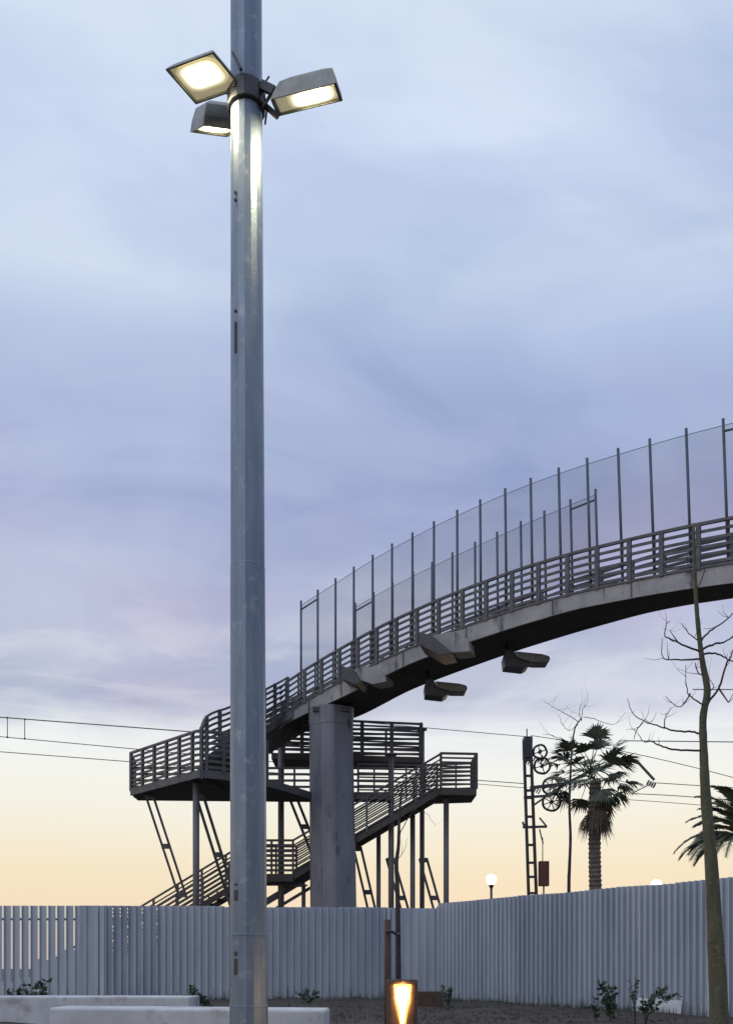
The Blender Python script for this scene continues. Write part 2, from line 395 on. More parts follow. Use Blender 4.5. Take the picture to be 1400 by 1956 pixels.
# ------------------------------------------------------------------ sheet metal fences
def sheet(parent, a, b, z0a, z0b, z1, pitch=.2, depth=.035, mt=None, ribmat=None, holes=None, name='sheet_panel', zt=None, rib_w=.32):
    a, b = Vector(a), Vector(b); d = b - a; L = d.length; d.normalize(); n = Vector((d.y, -d.x, 0))   # n faces the camera side
    zt = z1 if zt is None else zt
    mb = MB(); N = max(1, int(round(L / pitch))); p = L / N
    prof = []
    for k in range(N):
        s = k * p
        for fr, dd in ((0, 0), (.5 - rib_w / 2 - .09, 0), (.5 - rib_w / 2, depth), (.5 + rib_w / 2, depth), (.5 + rib_w / 2 + .09, 0)): prof.append((s + fr * p, dd, k))
    prof.append((L, 0, N))
    for i in range(len(prof) - 1):
        s0, d0, k = prof[i]; s1, d1, _ = prof[i + 1]
        q0 = a + d * s0 + n * d0; q1 = a + d * s1 + n * d1
        f0, f1 = s0 / L, s1 / L
        zb0 = z0a + (z0b - z0a) * f0; zb1 = z0a + (z0b - z0a) * f1; zt0 = z1 + (zt - z1) * f0; zt1 = z1 + (zt - z1) * f1
        mm = ribmat if (ribmat is not None and i % 5 == 2) else mt
        hl = holes.get(k) if holes else None
        if hl and i % 5 == 2:   # a column of small punched holes in the rib
            zz = [zb0]; z = zt0 - .06; spans = []
            while z > zt0 - hl:
                spans.append((z - .032, z)); z -= .085
            cuts = [zb0] + [x for s_ in sorted(spans) for x in s_] + [zt0]
            for c in range(len(cuts) - 1):
                lo, hi = cuts[c], cuts[c + 1]
                if c % 2 == 1:   # hole: leave a slit in the middle only
                    for g0, g1 in ((0, .2), (.8, 1)):
                        A, B = q0.lerp(q1, g0), q0.lerp(q1, g1)
                        mb.add([(A.x, A.y, lo), (B.x, B.y, lo), (B.x, B.y, hi), (A.x, A.y, hi)], [(0, 1, 2, 3)], mm)
                else:
                    mb.add([(q0.x, q0.y, lo), (q1.x, q1.y, lo), (q1.x, q1.y, hi), (q0.x, q0.y, hi)], [(0, 1, 2, 3)], mm)
        elif mm is ribmat and ribmat is not None:
            zc1 = {7: .45, 8: .42, 9: .5, 10: .55, 11: .98, 12: .95, 13: 1.0, 14: 1.2, 15: 1.2}.get(k, .5)
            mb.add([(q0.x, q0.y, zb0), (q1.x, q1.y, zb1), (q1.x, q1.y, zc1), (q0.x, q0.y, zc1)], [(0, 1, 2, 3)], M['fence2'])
            mb.add([(q0.x, q0.y, zc1), (q1.x, q1.y, zc1), (q1.x, q1.y, zt1), (q0.x, q0.y, zt0)], [(0, 1, 2, 3)], mm)
        else:
            mb.add([(q0.x, q0.y, zb0), (q1.x, q1.y, zb1), (q1.x, q1.y, zt1), (q0.x, q0.y, zt0)], [(0, 1, 2, 3)], mm)
    o = mb.build(name, mt, parent)
    so_ = o.modifiers.new('gauge', 'SOLIDIFY'); so_.thickness = .004; so_.offset = -1
    return o
def XY(px, Y): return Vector(((px - 700.0) * Y / FPX, Y, 0))
def posts_rail(parent, a, b, z1, n, back=.06, zt=None):
    a, b = Vector(a), Vector(b); d = (b - a).normalized(); nn = Vector((-d.y, d.x, 0)) * back; zt = z1 if zt is None else zt
    for k in range(n):
        q = a.lerp(b, (k + .5) / n) + nn * 1.6; zz = z1 + (zt - z1) * (k + .5) / n
        MB().box((q.x, q.y, (zz - .12) / 2), (.06, .06, zz - .12), math.atan2(d.y, d.x)).build('fence_post', M['rail'], parent)
    for fr in (.12, .86):
        MB().bar(Vector((a.x, a.y, z1 * fr)) + nn, Vector((b.x, b.y, zt * fr)) + nn, .04, .05).build('fence_rail', M['rail'], parent)

fa, fb, fc, fd, fe = XY(-120, 22.4), XY(152, 22.45), XY(196, 22.5), XY(741, 23.3), XY(836, 23.5)
f1 = thing('metal_fence', fa, 'grey sheet fence with wide pale vertical ribs, at the far left behind the concrete block', 'fence')
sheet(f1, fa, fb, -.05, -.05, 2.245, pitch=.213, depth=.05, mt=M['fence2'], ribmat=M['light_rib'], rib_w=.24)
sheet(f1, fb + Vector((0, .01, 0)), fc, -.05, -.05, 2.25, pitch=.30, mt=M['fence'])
posts_rail(f1, fa, fc, 2.24, 0)
q = XY(166, 22.55); MB().box((q.x, q.y, 1.06), (.06, .06, 2.12)).build('fence_post', M['rail'], f1)
f2 = thing('metal_fence', fc, 'long bluish grey corrugated sheet fence running behind the tall pole', 'fence')
cuts = [0, .2, .42, .62, .82, 1]
for k in range(5):
    a = fc.lerp(fd, cuts[k]); b = fc.lerp(fd, cuts[k + 1]); 
    za = 2.25 + (2.243 - 2.25) * cuts[k]
    hl = {1: 1.0, 2: .25, 3: .7, 5: .95, 7: .8} if k == 0 else None
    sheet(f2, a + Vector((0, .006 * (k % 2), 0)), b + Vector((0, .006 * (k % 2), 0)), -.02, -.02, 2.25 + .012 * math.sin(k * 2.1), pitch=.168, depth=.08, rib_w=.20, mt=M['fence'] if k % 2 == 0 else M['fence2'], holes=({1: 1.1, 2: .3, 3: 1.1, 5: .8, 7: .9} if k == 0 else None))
posts_rail(f2, fc, fd, 2.24, 5)
MB().box((fc.x + .02, fc.y - .075, 1.115), (.10, .03, 2.24)).build('joint_strip', M['fence2'], f2)
f3 = thing('metal_fence', fd, 'short smooth grey sheet fence section behind the glowing bollard, at the corner', 'fence')
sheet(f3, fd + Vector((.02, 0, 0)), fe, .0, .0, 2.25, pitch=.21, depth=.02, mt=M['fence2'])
posts_rail(f3, fd, fe, 2.24, 1)
MB().box((fd.x + .01, fd.y - .05, 1.12), (.07, .05, 2.27)).build('corner_post', M['fence2'], f3)
# right hand run comes towards the camera
f4 = thing('metal_fence', fe, 'tall bluish grey corrugated sheet fence receding from the right edge to the corner', 'fence')
ra = XY(838, 22.6)
rb = XY(1560, 15.0)
def rtop(t): return 2.31 + .02 * math.sin(t * 23)
for k in range(7):
    t0, t1 = k / 7, (k + 1) / 7
    a = ra.lerp(rb, t0); b = ra.lerp(rb, t1)
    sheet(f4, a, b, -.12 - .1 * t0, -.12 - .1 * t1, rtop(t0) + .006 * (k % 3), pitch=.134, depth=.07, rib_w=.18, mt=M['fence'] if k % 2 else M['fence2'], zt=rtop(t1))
posts_rail(f4, ra, rb, 2.28, 6)
MB().box(((fe.x + ra.x) / 2 + .01, (fe.y + ra.y) / 2, 1.14), (.05, .95, 2.28)).build('corner_post', M['fence2'], f4)

# ------------------------------------------------------------------ railing builder
def railing(parent, path, h, slats=6, step=.9, posts=None, post_w=.07, name='railing', slat_h=.08, mt=None, side=0.0, post_d=.05):
    mt = mt or M['rail']
    mb = MB()
    for k in range(slats):
        z = .09 + (h - .16) * k / (slats - 1) if slats > 1 else h / 2
        if k == slats - 1: continue
        mb.sweep(path, side - .012, side + .012, z, z + slat_h)
    mb.sweep(path, side - .035, side + .035, h - .07, h)          # hand rail
    r = mb.build(name, mt, parent)
    if posts is None: posts = resample(path, step)
    for i, p in enumerate(posts):
        j = min(range(len(path)), key=lambda q: (path[q] - p).length)
        d = path[min(j + 1, len(path) - 1)] - path[max(j - 1, 0)]; d.z = 0; d.normalize()
        nn = Vector((-d.y, d.x, 0)); c = p + nn * side
        b = MB(); b.box((c.x, c.y, c.z + h / 2 - .02), (post_w, post_d + .03, h + .02), math.atan2(d.y, d.x))
        b.build('railing_post', mt, r)
    return r

# ------------------------------------------------------------------ footbridge
# px, deck row, Y, fascia-bottom row, far-soffit row, far ratio
TAB = [(535, 1378, 30.8, 1392, 1400, .060), (550, 1361, 31.0, 1377, 1390, .075), (580, 1344, 30.8, 1366, 1386, .09), (613, 1323, 30.6, 1350, 1384, .095), (671, 1292, 29.8, 1323, 1376, .095), (720, 1266, 29.0, 1298, 1352, .095),
       (780, 1240, 28.1, 1268, 1319, .093), (830, 1219, 27.4, 1249, 1300, .092), (880, 1200, 26.8, 1231, 1281, .09), (990, 1163, 25.6, 1195, 1242, .083), (1100, 1133, 24.6, 1163, 1208, .07),
       (1230, 1106, 23.4, 1138, 1172, .054), (1310, 1091, 22.7, 1125, 1156, .047), (1400, 1076, 22.0, 1113, 1143, .042), (1540, 1056, 21.0, 1096, 1122, .040), (1700, 1040, 20.0, 1085, 1108, .040)]
def near(px, dz=0.0):
    dyy, Y, fb_, fs, r = interp(TAB, px); p = P(px, dyy, Y); p.z += dz; return p
def farp(px, dz=0.0):   # far edge of the deck on top
    dyy, Y, fb_, fs, r = interp(TAB, px); zt = P(px, dyy, Y).z
    Y2 = Y * (1 + r); return Vector(((px - 700) * Y2 / FPX, Y2, zt + dz))
bridge = thing('footbridge', (-1.0, 30.5, 0), 'high curved concrete footbridge with slatted steel railings, arching away to the upper right', 'footbridge')
dk = MB()
pxs = [535 + 5 * i for i in range(0, 234)]
def smooth_rows(fn):
    raw = [fn(p) for p in pxs]; out = []
    for i in range(len(raw)):
        lo, hi_ = max(0, i - 6), min(len(raw) - 1, i + 6); k = min(i - lo, hi_ - i)
        seg = raw[i - k:i + k + 1]; out.append(sum(seg, Vector()) / len(seg))
    return out
nT = smooth_rows(lambda p: near(p))
fT = smooth_rows(lambda p: farp(p))
nB = smooth_rows(lambda p: (lambda r: P(p, r[2], r[1]))(interp(TAB, p)))
def fbot(p):
    dyy, Y, fb_, fs, r = interp(TAB, p); return P(p, fs, Y * (1 + r))
fB = smooth_rows(fbot)
def at_px(rows, px):
    k = (px - 535) / 5.0; i = max(0, min(int(k), len(rows) - 2)); return rows[i].lerp(rows[i + 1], k - i)
N = len(pxs)
# slab with a recessed, deeper spine box under it
vs = []; 
for i in range(N):
    a, b, c, d = nT[i], nB[i], fB[i], fT[i]
    c2 = Vector((c.x, c.y, min(c.z, d.z - .2)))
    i1 = b.lerp(c2, .07) + Vector((0, 0, .05)); i2 = b.lerp(c2, .93) + Vector((0, 0, .04))
    vs += [a, b, b.lerp(c2, .035), i1, i2, c2, d]
K = 7
fs = []; mi_ = []
cn = MB()
for i in range(N - 1):
    o = i * K
    for j in range(K):
        q = (o + j, o + (j + 1) % K, o + K + (j + 1) % K, o + K + j)
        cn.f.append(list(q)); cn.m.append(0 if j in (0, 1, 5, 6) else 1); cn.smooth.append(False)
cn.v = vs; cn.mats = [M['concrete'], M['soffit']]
cn.f.append(list(range(K))); cn.m.append(0); cn.smooth.append(False)
cn.f.append([(N - 1) * K + j for j in range(K)][::-1]); cn.m.append(0); cn.smooth.append(False)
deck = cn.build('deck', None, bridge)
# thin steel edge angle along the top of the fascia
MB().sweep(nT, -.03, .04, -.01, .045).build('edge_angle', M['rail'], deck)
# panel joints of the fascia
for px in (590, 652, 770, 890, 1055, 1205, 1320):
    a, b = at_px(nT, px), at_px(nB, px)
    MB().box(((a.x + b.x) / 2, a.y - .012, (a.z + b.z) / 2), (.03, .03, abs(a.z - b.z) - .06), R(-38)).build('panel_joint', M['rail'], deck)
# cross ribs on the soffit
for px in ():
    a, b = at_px(nB, px).lerp(at_px(fB, px), .12), at_px(nB, px).lerp(at_px(fB, px), .88)
    MB().bar(a, b, .16, .16).build('soffit_rib', M['soffit'], deck)

hr = 1.10
railpath = [p.copy() for p in nT]
tall = [575, 607, 641, 676, 712, 749, 788, 829, 874, 919, 968, 1018, 1073, 1129, 1190, 1251, 1321, 1392, 1468, 1548, 1632]
post_px = [548] + [p + 7 + (p - 575) * .007 for p in tall]
near_rail = railing(bridge, railpath, hr, slats=6, slat_h=.072, posts=[at_px(nT, p) for p in post_px], post_w=.11)
# second slimmer post beside each railing post
for p in post_px[1:]:
    c = at_px(nT, p - 12)
    MB().box((c.x, c.y + .05, c.z + hr / 2), (.045, .045, hr), R(-40)).build('railing_post', M['rail'], near_rail)
farpath = [p.copy() for p in fT]
far_post = [600 + 41 * i + i * i * .8 for i in range(18)]
railing(bridge, farpath, hr, slats=6, posts=[at_px(fT, min(p, 1690)) for p in far_post], post_w=.1)

def screen(pxl, fn, h, end_bars):
    sr = None; pts = []
    for px in pxl:
        c = fn(px); lean = -.036 * max(0, min(1, (px - 850) / 350.0)); pts.append((c, c + Vector((lean * h, 0, h))))
    mb = MB()
    for (a, b), (c, d) in zip(pts, pts[1:]):
        lo, up = .52, .965
        q = [a.lerp(b, .30), c.lerp(d, .30), c.lerp(d, .955), a.lerp(b, .955)]
        mb.add(q, [(0, 1, 2, 3)])
    sr = mb.build('safety_screen', M['mesh'], bridge)
    for i, (a, b) in enumerate(pts):
        MB().tube([a, b], .036, 8).build('screen_post', M['post'], sr)
    wb = MB()
    for (a, b), (c, d) in zip(pts, pts[1:]):
        for f_ in (.955,): wb.tube([a.lerp(b, f_), c.lerp(d, f_)], .0075, 5)
    wb.build('tension_wire', M['wire'], sr)
    for i in end_bars:
        a, b = pts[i]; c, d = pts[i + 1]
        MB().tube([a.lerp(b, .915), c.lerp(d, .915)], .027, 8).build('end_bar', M['post'], sr)
screen(tall, lambda p: at_px(nT, p) + Vector((0, .05, 0)), hr + 2.33, (0, 17))
short = [679, 714, 750, 789, 825, 864, 908, 951, 997, 1043, 1094, 1143]
screen(short, lambda p: at_px(fT, p) - Vector((0, .05, 0)), hr + 2.22, (0, 10))

# tapered concrete corbels with steel faces sticking out of the fascia
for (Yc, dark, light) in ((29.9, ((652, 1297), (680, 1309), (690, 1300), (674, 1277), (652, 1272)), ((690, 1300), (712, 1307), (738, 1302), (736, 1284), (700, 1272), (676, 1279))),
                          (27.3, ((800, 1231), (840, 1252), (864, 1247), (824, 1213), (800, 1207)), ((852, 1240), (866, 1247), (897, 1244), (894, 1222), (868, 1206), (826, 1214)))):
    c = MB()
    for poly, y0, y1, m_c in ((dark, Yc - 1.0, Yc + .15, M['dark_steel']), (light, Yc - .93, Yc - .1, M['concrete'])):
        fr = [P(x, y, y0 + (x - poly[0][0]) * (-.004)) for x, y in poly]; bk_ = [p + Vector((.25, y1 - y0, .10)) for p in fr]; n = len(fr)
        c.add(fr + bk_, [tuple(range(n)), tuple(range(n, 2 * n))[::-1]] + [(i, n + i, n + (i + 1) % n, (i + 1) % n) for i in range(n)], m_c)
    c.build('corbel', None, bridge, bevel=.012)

# pier: rounded concrete column with a cap
pc = P(634, 1700, 30.9); pr = MB()
prof_ = [(1.0, .5), (1.0, -.22), (.92, -.38), (.16, -1.0), (.02, -1.0), (-.44, -.86), (-.50, -.74), (-.92, -.42), (-1.0, -.25), (-1.0, .5), (-.7, 1.0), (.7, 1.0)]
segs = len(prof_)
def pier_ring(z, hw, hd, cx):
    return [Vector((cx + hw * a, 30.95 + hd * b, z)) for a, b in prof_][::-1]
ztop = P(634, 1352, 30.3).z
rings = [pier_ring(-.1, .78, .62, -1.07), pier_ring(2.5, .755, .60, -1.08), pier_ring(5.5, .735, .58, -1.12), pier_ring(ztop - .45, .705, .56, -1.16), pier_ring(ztop - .42, .72, .57, -1.16), pier_ring(ztop + .15, .74, .57, -1.16)]
vs = [v for r_ in rings for v in r_]
pr.add(vs, [(i * segs + j, i * segs + (j + 1) % segs, (i + 1) * segs + (j + 1) % segs, (i + 1) * segs + j) for i in range(5) for j in range(segs)] + [tuple(5 * segs + j for j in range(segs))], None, False)
pier = pr.build('pier', M['pier'], bridge)
MB().box((-1.16, 30.95, ztop + .02), (1.15, .9, .14)).build('bearing_pad', M['dark_steel'], pier)
MB().tube([Vector((-.98, 30.30, 2.45)), Vector((-.99, 30.30, 2.2)), Vector((-.93, 30.31, 1.9)), Vector((-.90, 30.3, .5))], .035, 6).build('cable_conduit', M['wire'], pier)
MB().box((-.98, 30.27, 2.62), (.16, .12, .22)).build('junction_box', M['dark_steel'], pier)

# steps climbing from the lower landing to the bridge deck
LZ = P(251, 1508, 30.1).z
upper = [Vector((-4.78, 27.2, LZ)), P(392, 1449, 27.6), P(407, 1437, 27.9), P(440, 1424, 28.5), P(480, 1402, 29.4), P(512, 1384, 30.2), P(540, 1368, 30.8), at_px(nT, 560)]
upath = smooth_path(upper, 5)
rmp = MB(); off = Vector((.45, 1.55, 0)); zz_ = Vector((0, 0, -.24))
vv = [v for p in upath for v in (p, p + zz_, p + off + zz_, p + off)]
rmp.add(vv, [(i * 4 + j, i * 4 + (j + 1) % 4, (i + 1) * 4 + (j + 1) % 4, (i + 1) * 4 + j) for i in range(len(upath) - 1) for j in range(4)] + [(3, 2, 1, 0), tuple((len(upath) - 1) * 4 + j for j in range(4))])
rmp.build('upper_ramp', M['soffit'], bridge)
MB().sweep(upath, -.05, -.02, -.24, .03).build('ramp_stringer', M['rail'], bridge)
railing(bridge, upath[1:-3], 1.2, slats=7, step=.62, post_w=.1)
up2 = [p + Vector((.45, 1.55, 0)) for p in upath[1:-3]]
railing(bridge, up2, 1.2, slats=7, step=.62, post_w=.1)

# ------------------------------------------------------------------ stair tower beyond the pier
st = thing('stair_tower', (0, 31.5, 0), 'dark steel stair structure on slim columns with slatted landings, beneath the bridge end', 'staircase')
def platform(pts, z, th=.22, name='landing'):
    n = len(pts); v = [(x, y, z - th) for x, y in pts] + [(x, y, z) for x, y in pts]
    m_ = MB(); m_.add(v, [tuple(range(n))[::-1], tuple(range(n, 2 * n))] + [(i, (i + 1) % n, n + (i + 1) % n, n + i) for i in range(n)])
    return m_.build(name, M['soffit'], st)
BK = 31.3
c0 = XY(251, 30.1); c1 = XY(368, 27.5); c2 = XY(386, 27.3); c3 = XY(440, 27.7); c4 = XY(510, 28.6)
bk0 = XY(251, BK - 1.0); bkR = XY(748, BK)
arc = [Vector((p.x, p.y, LZ)) for p in (c0, c0.lerp(c1, .5), c1)]
arc2 = smooth_path([Vector((p.x, p.y, LZ)) for p in (c1, c2, c3, c4, XY(600, 30.9))], 5)
plat = [(p.x, p.y) for p in (c0, c1)] + [(p.x, p.y) for p in arc2[1:]] + [(bkR.x, 30.95), (bkR.x, BK + .2), (XY(600, BK).x, BK + .2), (bk0.x, bk0.y + .9)]
platform(plat, LZ, .16)
# fascia angle on the visible edges
MB().sweep(arc + arc2[1:], -.03, .03, -.20, .03).build('landing_edge', M['rail'], st)
railing(st, arc, 1.2, slats=8, slat_h=.072, step=.72, post_w=.10)
railing(st, arc2[:16], 1.2, slats=7, step=.5, post_w=.08)
backp = [Vector((XY(251, 30.3).x, 30.3, LZ)), Vector((XY(257, BK).x, BK + .1, LZ)), Vector((-3.6, BK + .15, LZ)), Vector((XY(745, BK).x, BK + .15, LZ))]
railing(st, [backp[0].lerp(backp[1], k / 3) for k in range(4)], 1.2, slats=7, step=.5)
railing(st, [backp[1].lerp(backp[3], k / 10) for k in range(11)], 1.0, slats=5, step=1.1)
# second level between bridge head and stair
UZ = P(700, 1441, 32).z
ux0, ux1, ux2 = XY(520, 32).x, XY(806, 32).x, XY(745, 32).x
platform([(ux0, 31.75), (ux1, 32.4), (ux1, 33.3), (ux0, 33.3)], UZ, .20)
upn = [Vector((ux0, 31.75, UZ)).lerp(Vector((ux1, 32.6, UZ)), k / 8) for k in range(9)]
railing(st, upn, 1.22, slats=9, slat_h=.06, step=1.05, post_w=.12)
upf = [Vector((ux0 + .3, 33.3, UZ)).lerp(Vector((ux1, 33.3, UZ)), k / 8) for k in range(9)]
railing(st, upf, 1.22, slats=7, step=1.1, post_w=.08)
railing(st, [Vector((ux1, 32.5, UZ)), Vector((ux1, 33.3, UZ))], 1.22, slats=7, step=.6)
# low screens down to the lower level behind (closed riser with slats)
low_n = [Vector((XY(684, 31.6).x, 31.6, LZ + .02)).lerp(Vector((XY(806, 31.8).x, 31.8, LZ + .02)), k / 5) for k in range(6)]
railing(st, low_n, 1.15, slats=8, step=.5, post_w=.05, slat_h=.05)
# M landing at the right
MZ = P(850, 1504, 30.8).z
m0, m1, m2, m3 = XY(842, 30.8), XY(910, 30.9), XY(900, 32.3), XY(812, 32.6)
platform([(m0.x, m0.y), (m1.x, m1.y), (m2.x, m2.y), (m3.x, m3.y)], MZ, .24)
mp = [Vector((p.x, p.y, MZ)) for p in (m0, m1, m2, m3)]
railing(st, [mp[0].lerp(mp[1], k / 3) for k in range(4)], 1.15, slats=8, step=1.1, post_w=.07, slat_h=.06)
railing(st, [mp[1].lerp(mp[2], k / 3) for k in range(4)], 1.15, slats=8, step=.35, post_w=.05, slat_h=.06)
railing(st, [mp[2].lerp(mp[3], k / 3) for k in range(4)], 1.15, slats=8, step=.6, post_w=.05, slat_h=.06)
# flights
def flight(a, b, wdt=1.5):
    a, b = Vector(a), Vector(b); m_ = MB(); n = int(round((b.z - a.z) / .17))
    for off in (0, wdt): m_.bar(a + Vector((0, off, -.08)), b + Vector((0, off, -.08)), .05, .19)
    for k in range(n):
        q = a.lerp(b, (k + .5) / n); m_.box((q.x, q.y + wdt / 2, q.z), (.30, wdt - .06, .035))
    f_ = m_.build('stair_flight', M['soffit'], st)
    for off, stp in ((0, .95), (wdt, 1.0)):
        railing(st, [a.lerp(b, k / 6) + Vector((0, off, 0)) for k in range(7)], 1.15, slats=7, step=stp, post_w=.07, slat_h=.055)
LMZ = P(500, 1670, 31.0).z
fl1a = Vector((XY(110, 31.0).x, 31.0, .0)); fl1b = Vector((XY(478, 31.0).x, 31.0, LMZ))
flight(fl1a, fl1b)
fl2a = Vector((XY(560, 31.0).x, 31.0, LMZ)); fl2b = Vector((m0.x, 30.9, MZ))
flight(fl2a, fl2b)
platform([(fl1b.x, 30.95), (fl2a.x, 30.95), (fl2a.x, 32.6), (fl1b.x, 32.6)], LMZ, .24)
railing(st, [fl1b.lerp(fl2a, k / 3) for k in range(4)], 1.15, slats=7, step=.9, post_w=.07)
railing(st, [fl1b.lerp(fl2a, k / 3) + Vector((0, 1.55, 0)) for k in range(4)], 1.15, slats=7, step=.9, post_w=.07)
# a third, low flight seen under the mid landing
m_ = MB(); qa, qb = P(500, 1728, 31.8), P(600, 1668, 31.8)
m_.bar(qa, qb, .08, .22); m_.bar(qa + Vector((0, 0, -.42)), qb + Vector((0, 0, -.42)), .08, .10); m_.build('lower_stringer', M['rail'], st)
# columns
def column(px, Y, ytop, wdt, mt='column_steel'):
    t_ = P(px, ytop, Y)
    b = MB(); b.tube([(t_.x, Y, -.1), (t_.x, Y, t_.z)], wdt / 2, 16)
    b.box((t_.x, Y, t_.z - .02), (wdt * 1.9, wdt * 1.9, .04))
    b.build('support_column', M[mt], st)
column(375, 27.9, 1478, .20)
column(537, 31.6, 1384, .21)
column(723, 31.9, 1590, .15); column(747, 31.4, 1440, .19); column(788, 31.8, 1535, .17); column(806, 32.7, 1392, .17); column(852, 31.2, 1511, .18)
column(580, 31.6, 1690, .14)
MB().bar(P(540, 1690, 31.6), P(583, 1690, 31.6), .14, .14).build('portal_beam', M['rail'], st)
# paired raking struts
def strut(x0, y0, x1, y1, Y0, Y1):
    b = MB()
    for off in (-7, 7):
        b.bar(P(x0 + off, y0, Y0), P(x1 + off, y1, Y1), .06, .07)
    for f_ in (.02, .5, .97):
        p, q = P(x0 - 8, y0, Y0).lerp(P(x1 - 8, y1, Y1), f_), P(x0 + 8, y0, Y0).lerp(P(x1 + 8, y1, Y1), f_); b.bar(p, q, .05, .16)
    b.build('raking_strut', M['rail'], st)
strut(285, 1517, 350, 1715, 29.9, 30.2)
strut(381, 1517, 452, 1745, 28.6, 29.5)
strut(557, 1517, 606, 1640, 31.0, 31.6)
strut(682, 1618, 722, 1790, 32.2, 32.4); strut(745, 1640, 788, 1790, 32.0, 32.2); strut(808, 1640, 850, 1790, 32.4, 32.6)

# ------------------------------------------------------------------ lamps fixed below the far side of the bridge
def under_lamp(x, y, Y, s, label):
    k = Y / FPX * s; c = P(x, y, Y)
    t_ = thing('bridge_lamp', c, label, 'lamp', 'lamps hung below the bridge')
    q = lambda a, b, dY=0: c + Vector((a * k, dY, -b * k))
    def prism(poly, d0, d1, name, mt, par, bev=.01):
        n = len(poly); b = MB(); b.add([q(a, b_, d0) for a, b_ in poly] + [q(a, b_, d1) for a, b_ in poly], [tuple(range(n)), tuple(range(n, 2 * n))[::-1]] + [(i, n + i, n + (i + 1) % n, (i + 1) % n) for i in range(n)])
        return b.build(name, mt, par, bevel=bev)
    prism([(0, 2), (4, -12), (20, -12), (22, 4), (50, 14), (46, 20), (38, 24), (2, 20)], -.12, .42, 'mounting_box', M['dark_steel'], t_)
    prism([(21, -8), (72, -3), (86, 1), (88, 7), (84, 14), (60, 14), (50, 13), (24, 4)], -.16, .34, 'lamp_head', M['housing'], t_, .03)
    b = MB(); b.tube([q(12, -10, .15), q(8, -40, .5)], .05, 8); b.build('hanger', M['dark_steel'], t_)
under_lamp(810, 1311, 28.6, .93, 'dark box lamp under the bridge, the lower one nearer the pier')
under_lamp(961, 1255, 27.0, 1.0, 'dark box lamp under the bridge, the higher one further from the pier')

# ------------------------------------------------------------------ tall pole with floodlights
PY = 7.6
pxc0, pxc1 = 475.5, 470.5
pole = thing('floodlight_pole', (XY(pxc0, PY).x, PY, 0), 'tall galvanised octagonal steel pole with three lit floodlights, in the foreground', 'lamp post')
def oct_ring(z, r, cx, y=PY, n=16):
    return [Vector((cx + r * math.cos(2 * math.pi * j / n - math.pi / 2), y + r * math.sin(2 * math.pi * j / n - math.pi / 2), z)) for j in range(n)]
def loft(rings, mt, name, parent, bevel=0.0):
    n = len(rings[0]); b = MB(); b.add([v for r_ in rings for v in r_], [(i * n + j, i * n + (j + 1) % n, (i + 1) * n + (j + 1) % n, (i + 1) * n + j) for i in range(len(rings) - 1) for j in range(n)] + [tuple(range(n))[::-1], tuple((len(rings) - 1) * n + j for j in range(n))])
    return b.build(name, mt, parent, bevel)
def pc_(z):
    row = HOR - (z - EYE) * FPX / PY; t_ = row / 1956.0
    cx = ((pxc1 + (pxc0 - pxc1) * t_) - 700) * PY / FPX
    return cx, (30.0 + 5.5 * max(t_, 0)) * PY / FPX
def zrow(row): return EYE + (HOR - row) * PY / FPX
rw = [2000 - i * 60 for i in range(40)]
rings = []
for a, b_ in ((-.3, zrow(1922)), (zrow(1922), zrow(1788)), (zrow(1788), zrow(1086)), (zrow(1086), zrow(220)), (zrow(220), 10.2)):
    pass
zs = [-.2, zrow(1922), zrow(1922), zrow(1786), zrow(1786), zrow(1086), zrow(1086), zrow(190), 10.5]
rr = [1.0, 1.0, .985, .985, .965, .965, .95, .95, .95]
shaft = loft([oct_ring(z, pc_(z)[1] * (k + .035), pc_(z)[0]) for z, k in zip(zs, rr)], M['pole'], 'shaft', pole, .006)
# weld bands
for row in (1922, 1786):
    z = zrow(row); loft([oct_ring(z - .012, pc_(z)[1] * 1.042, pc_(z)[0]), oct_ring(z + .012, pc_(z)[1] * 1.042, pc_(z)[0])], M['pole'], 'joint_band', pole, .004)
z = zrow(1086); loft([oct_ring(z - .008, pc_(z)[1] * 1.005, pc_(z)[0]), oct_ring(z + .008, pc_(z)[1] * 1.005, pc_(z)[0])], M['pole'], 'joint_band', pole, .003)
# hatches and bolt heads on the left front facet
def on_left_facet(row, dxp=0.0):
    z = zrow(row); cx, r = pc_(z); a = R(-90 - 33.75); ap = r * math.cos(R(11.25)) + .004
    return Vector((cx + ap * math.cos(a) + dxp * math.cos(R(-33.75)), PY + ap * math.sin(a) + dxp * math.sin(R(-33.75)), z)), R(-33.75)
for r0, r1, wd in ((1702, 1722, .035), (1690, 1694, .025), (1832, 1862, .035), (1818, 1826, .03), (632, 690, .018)):
    p, a = on_left_facet((r0 + r1) / 2, -.006)
    MB().box(p, (wd, .006, (r1 - r0) * PY / FPX), a).build('access_hatch', M['dark_steel'], pole, bevel=.002)
for row in (388, 402, 612):
    p, a = on_left_facet(row, -.004)
    MB().box(p, (.016, .014, .016), a).build('bolt', M['dark_steel'], pole)

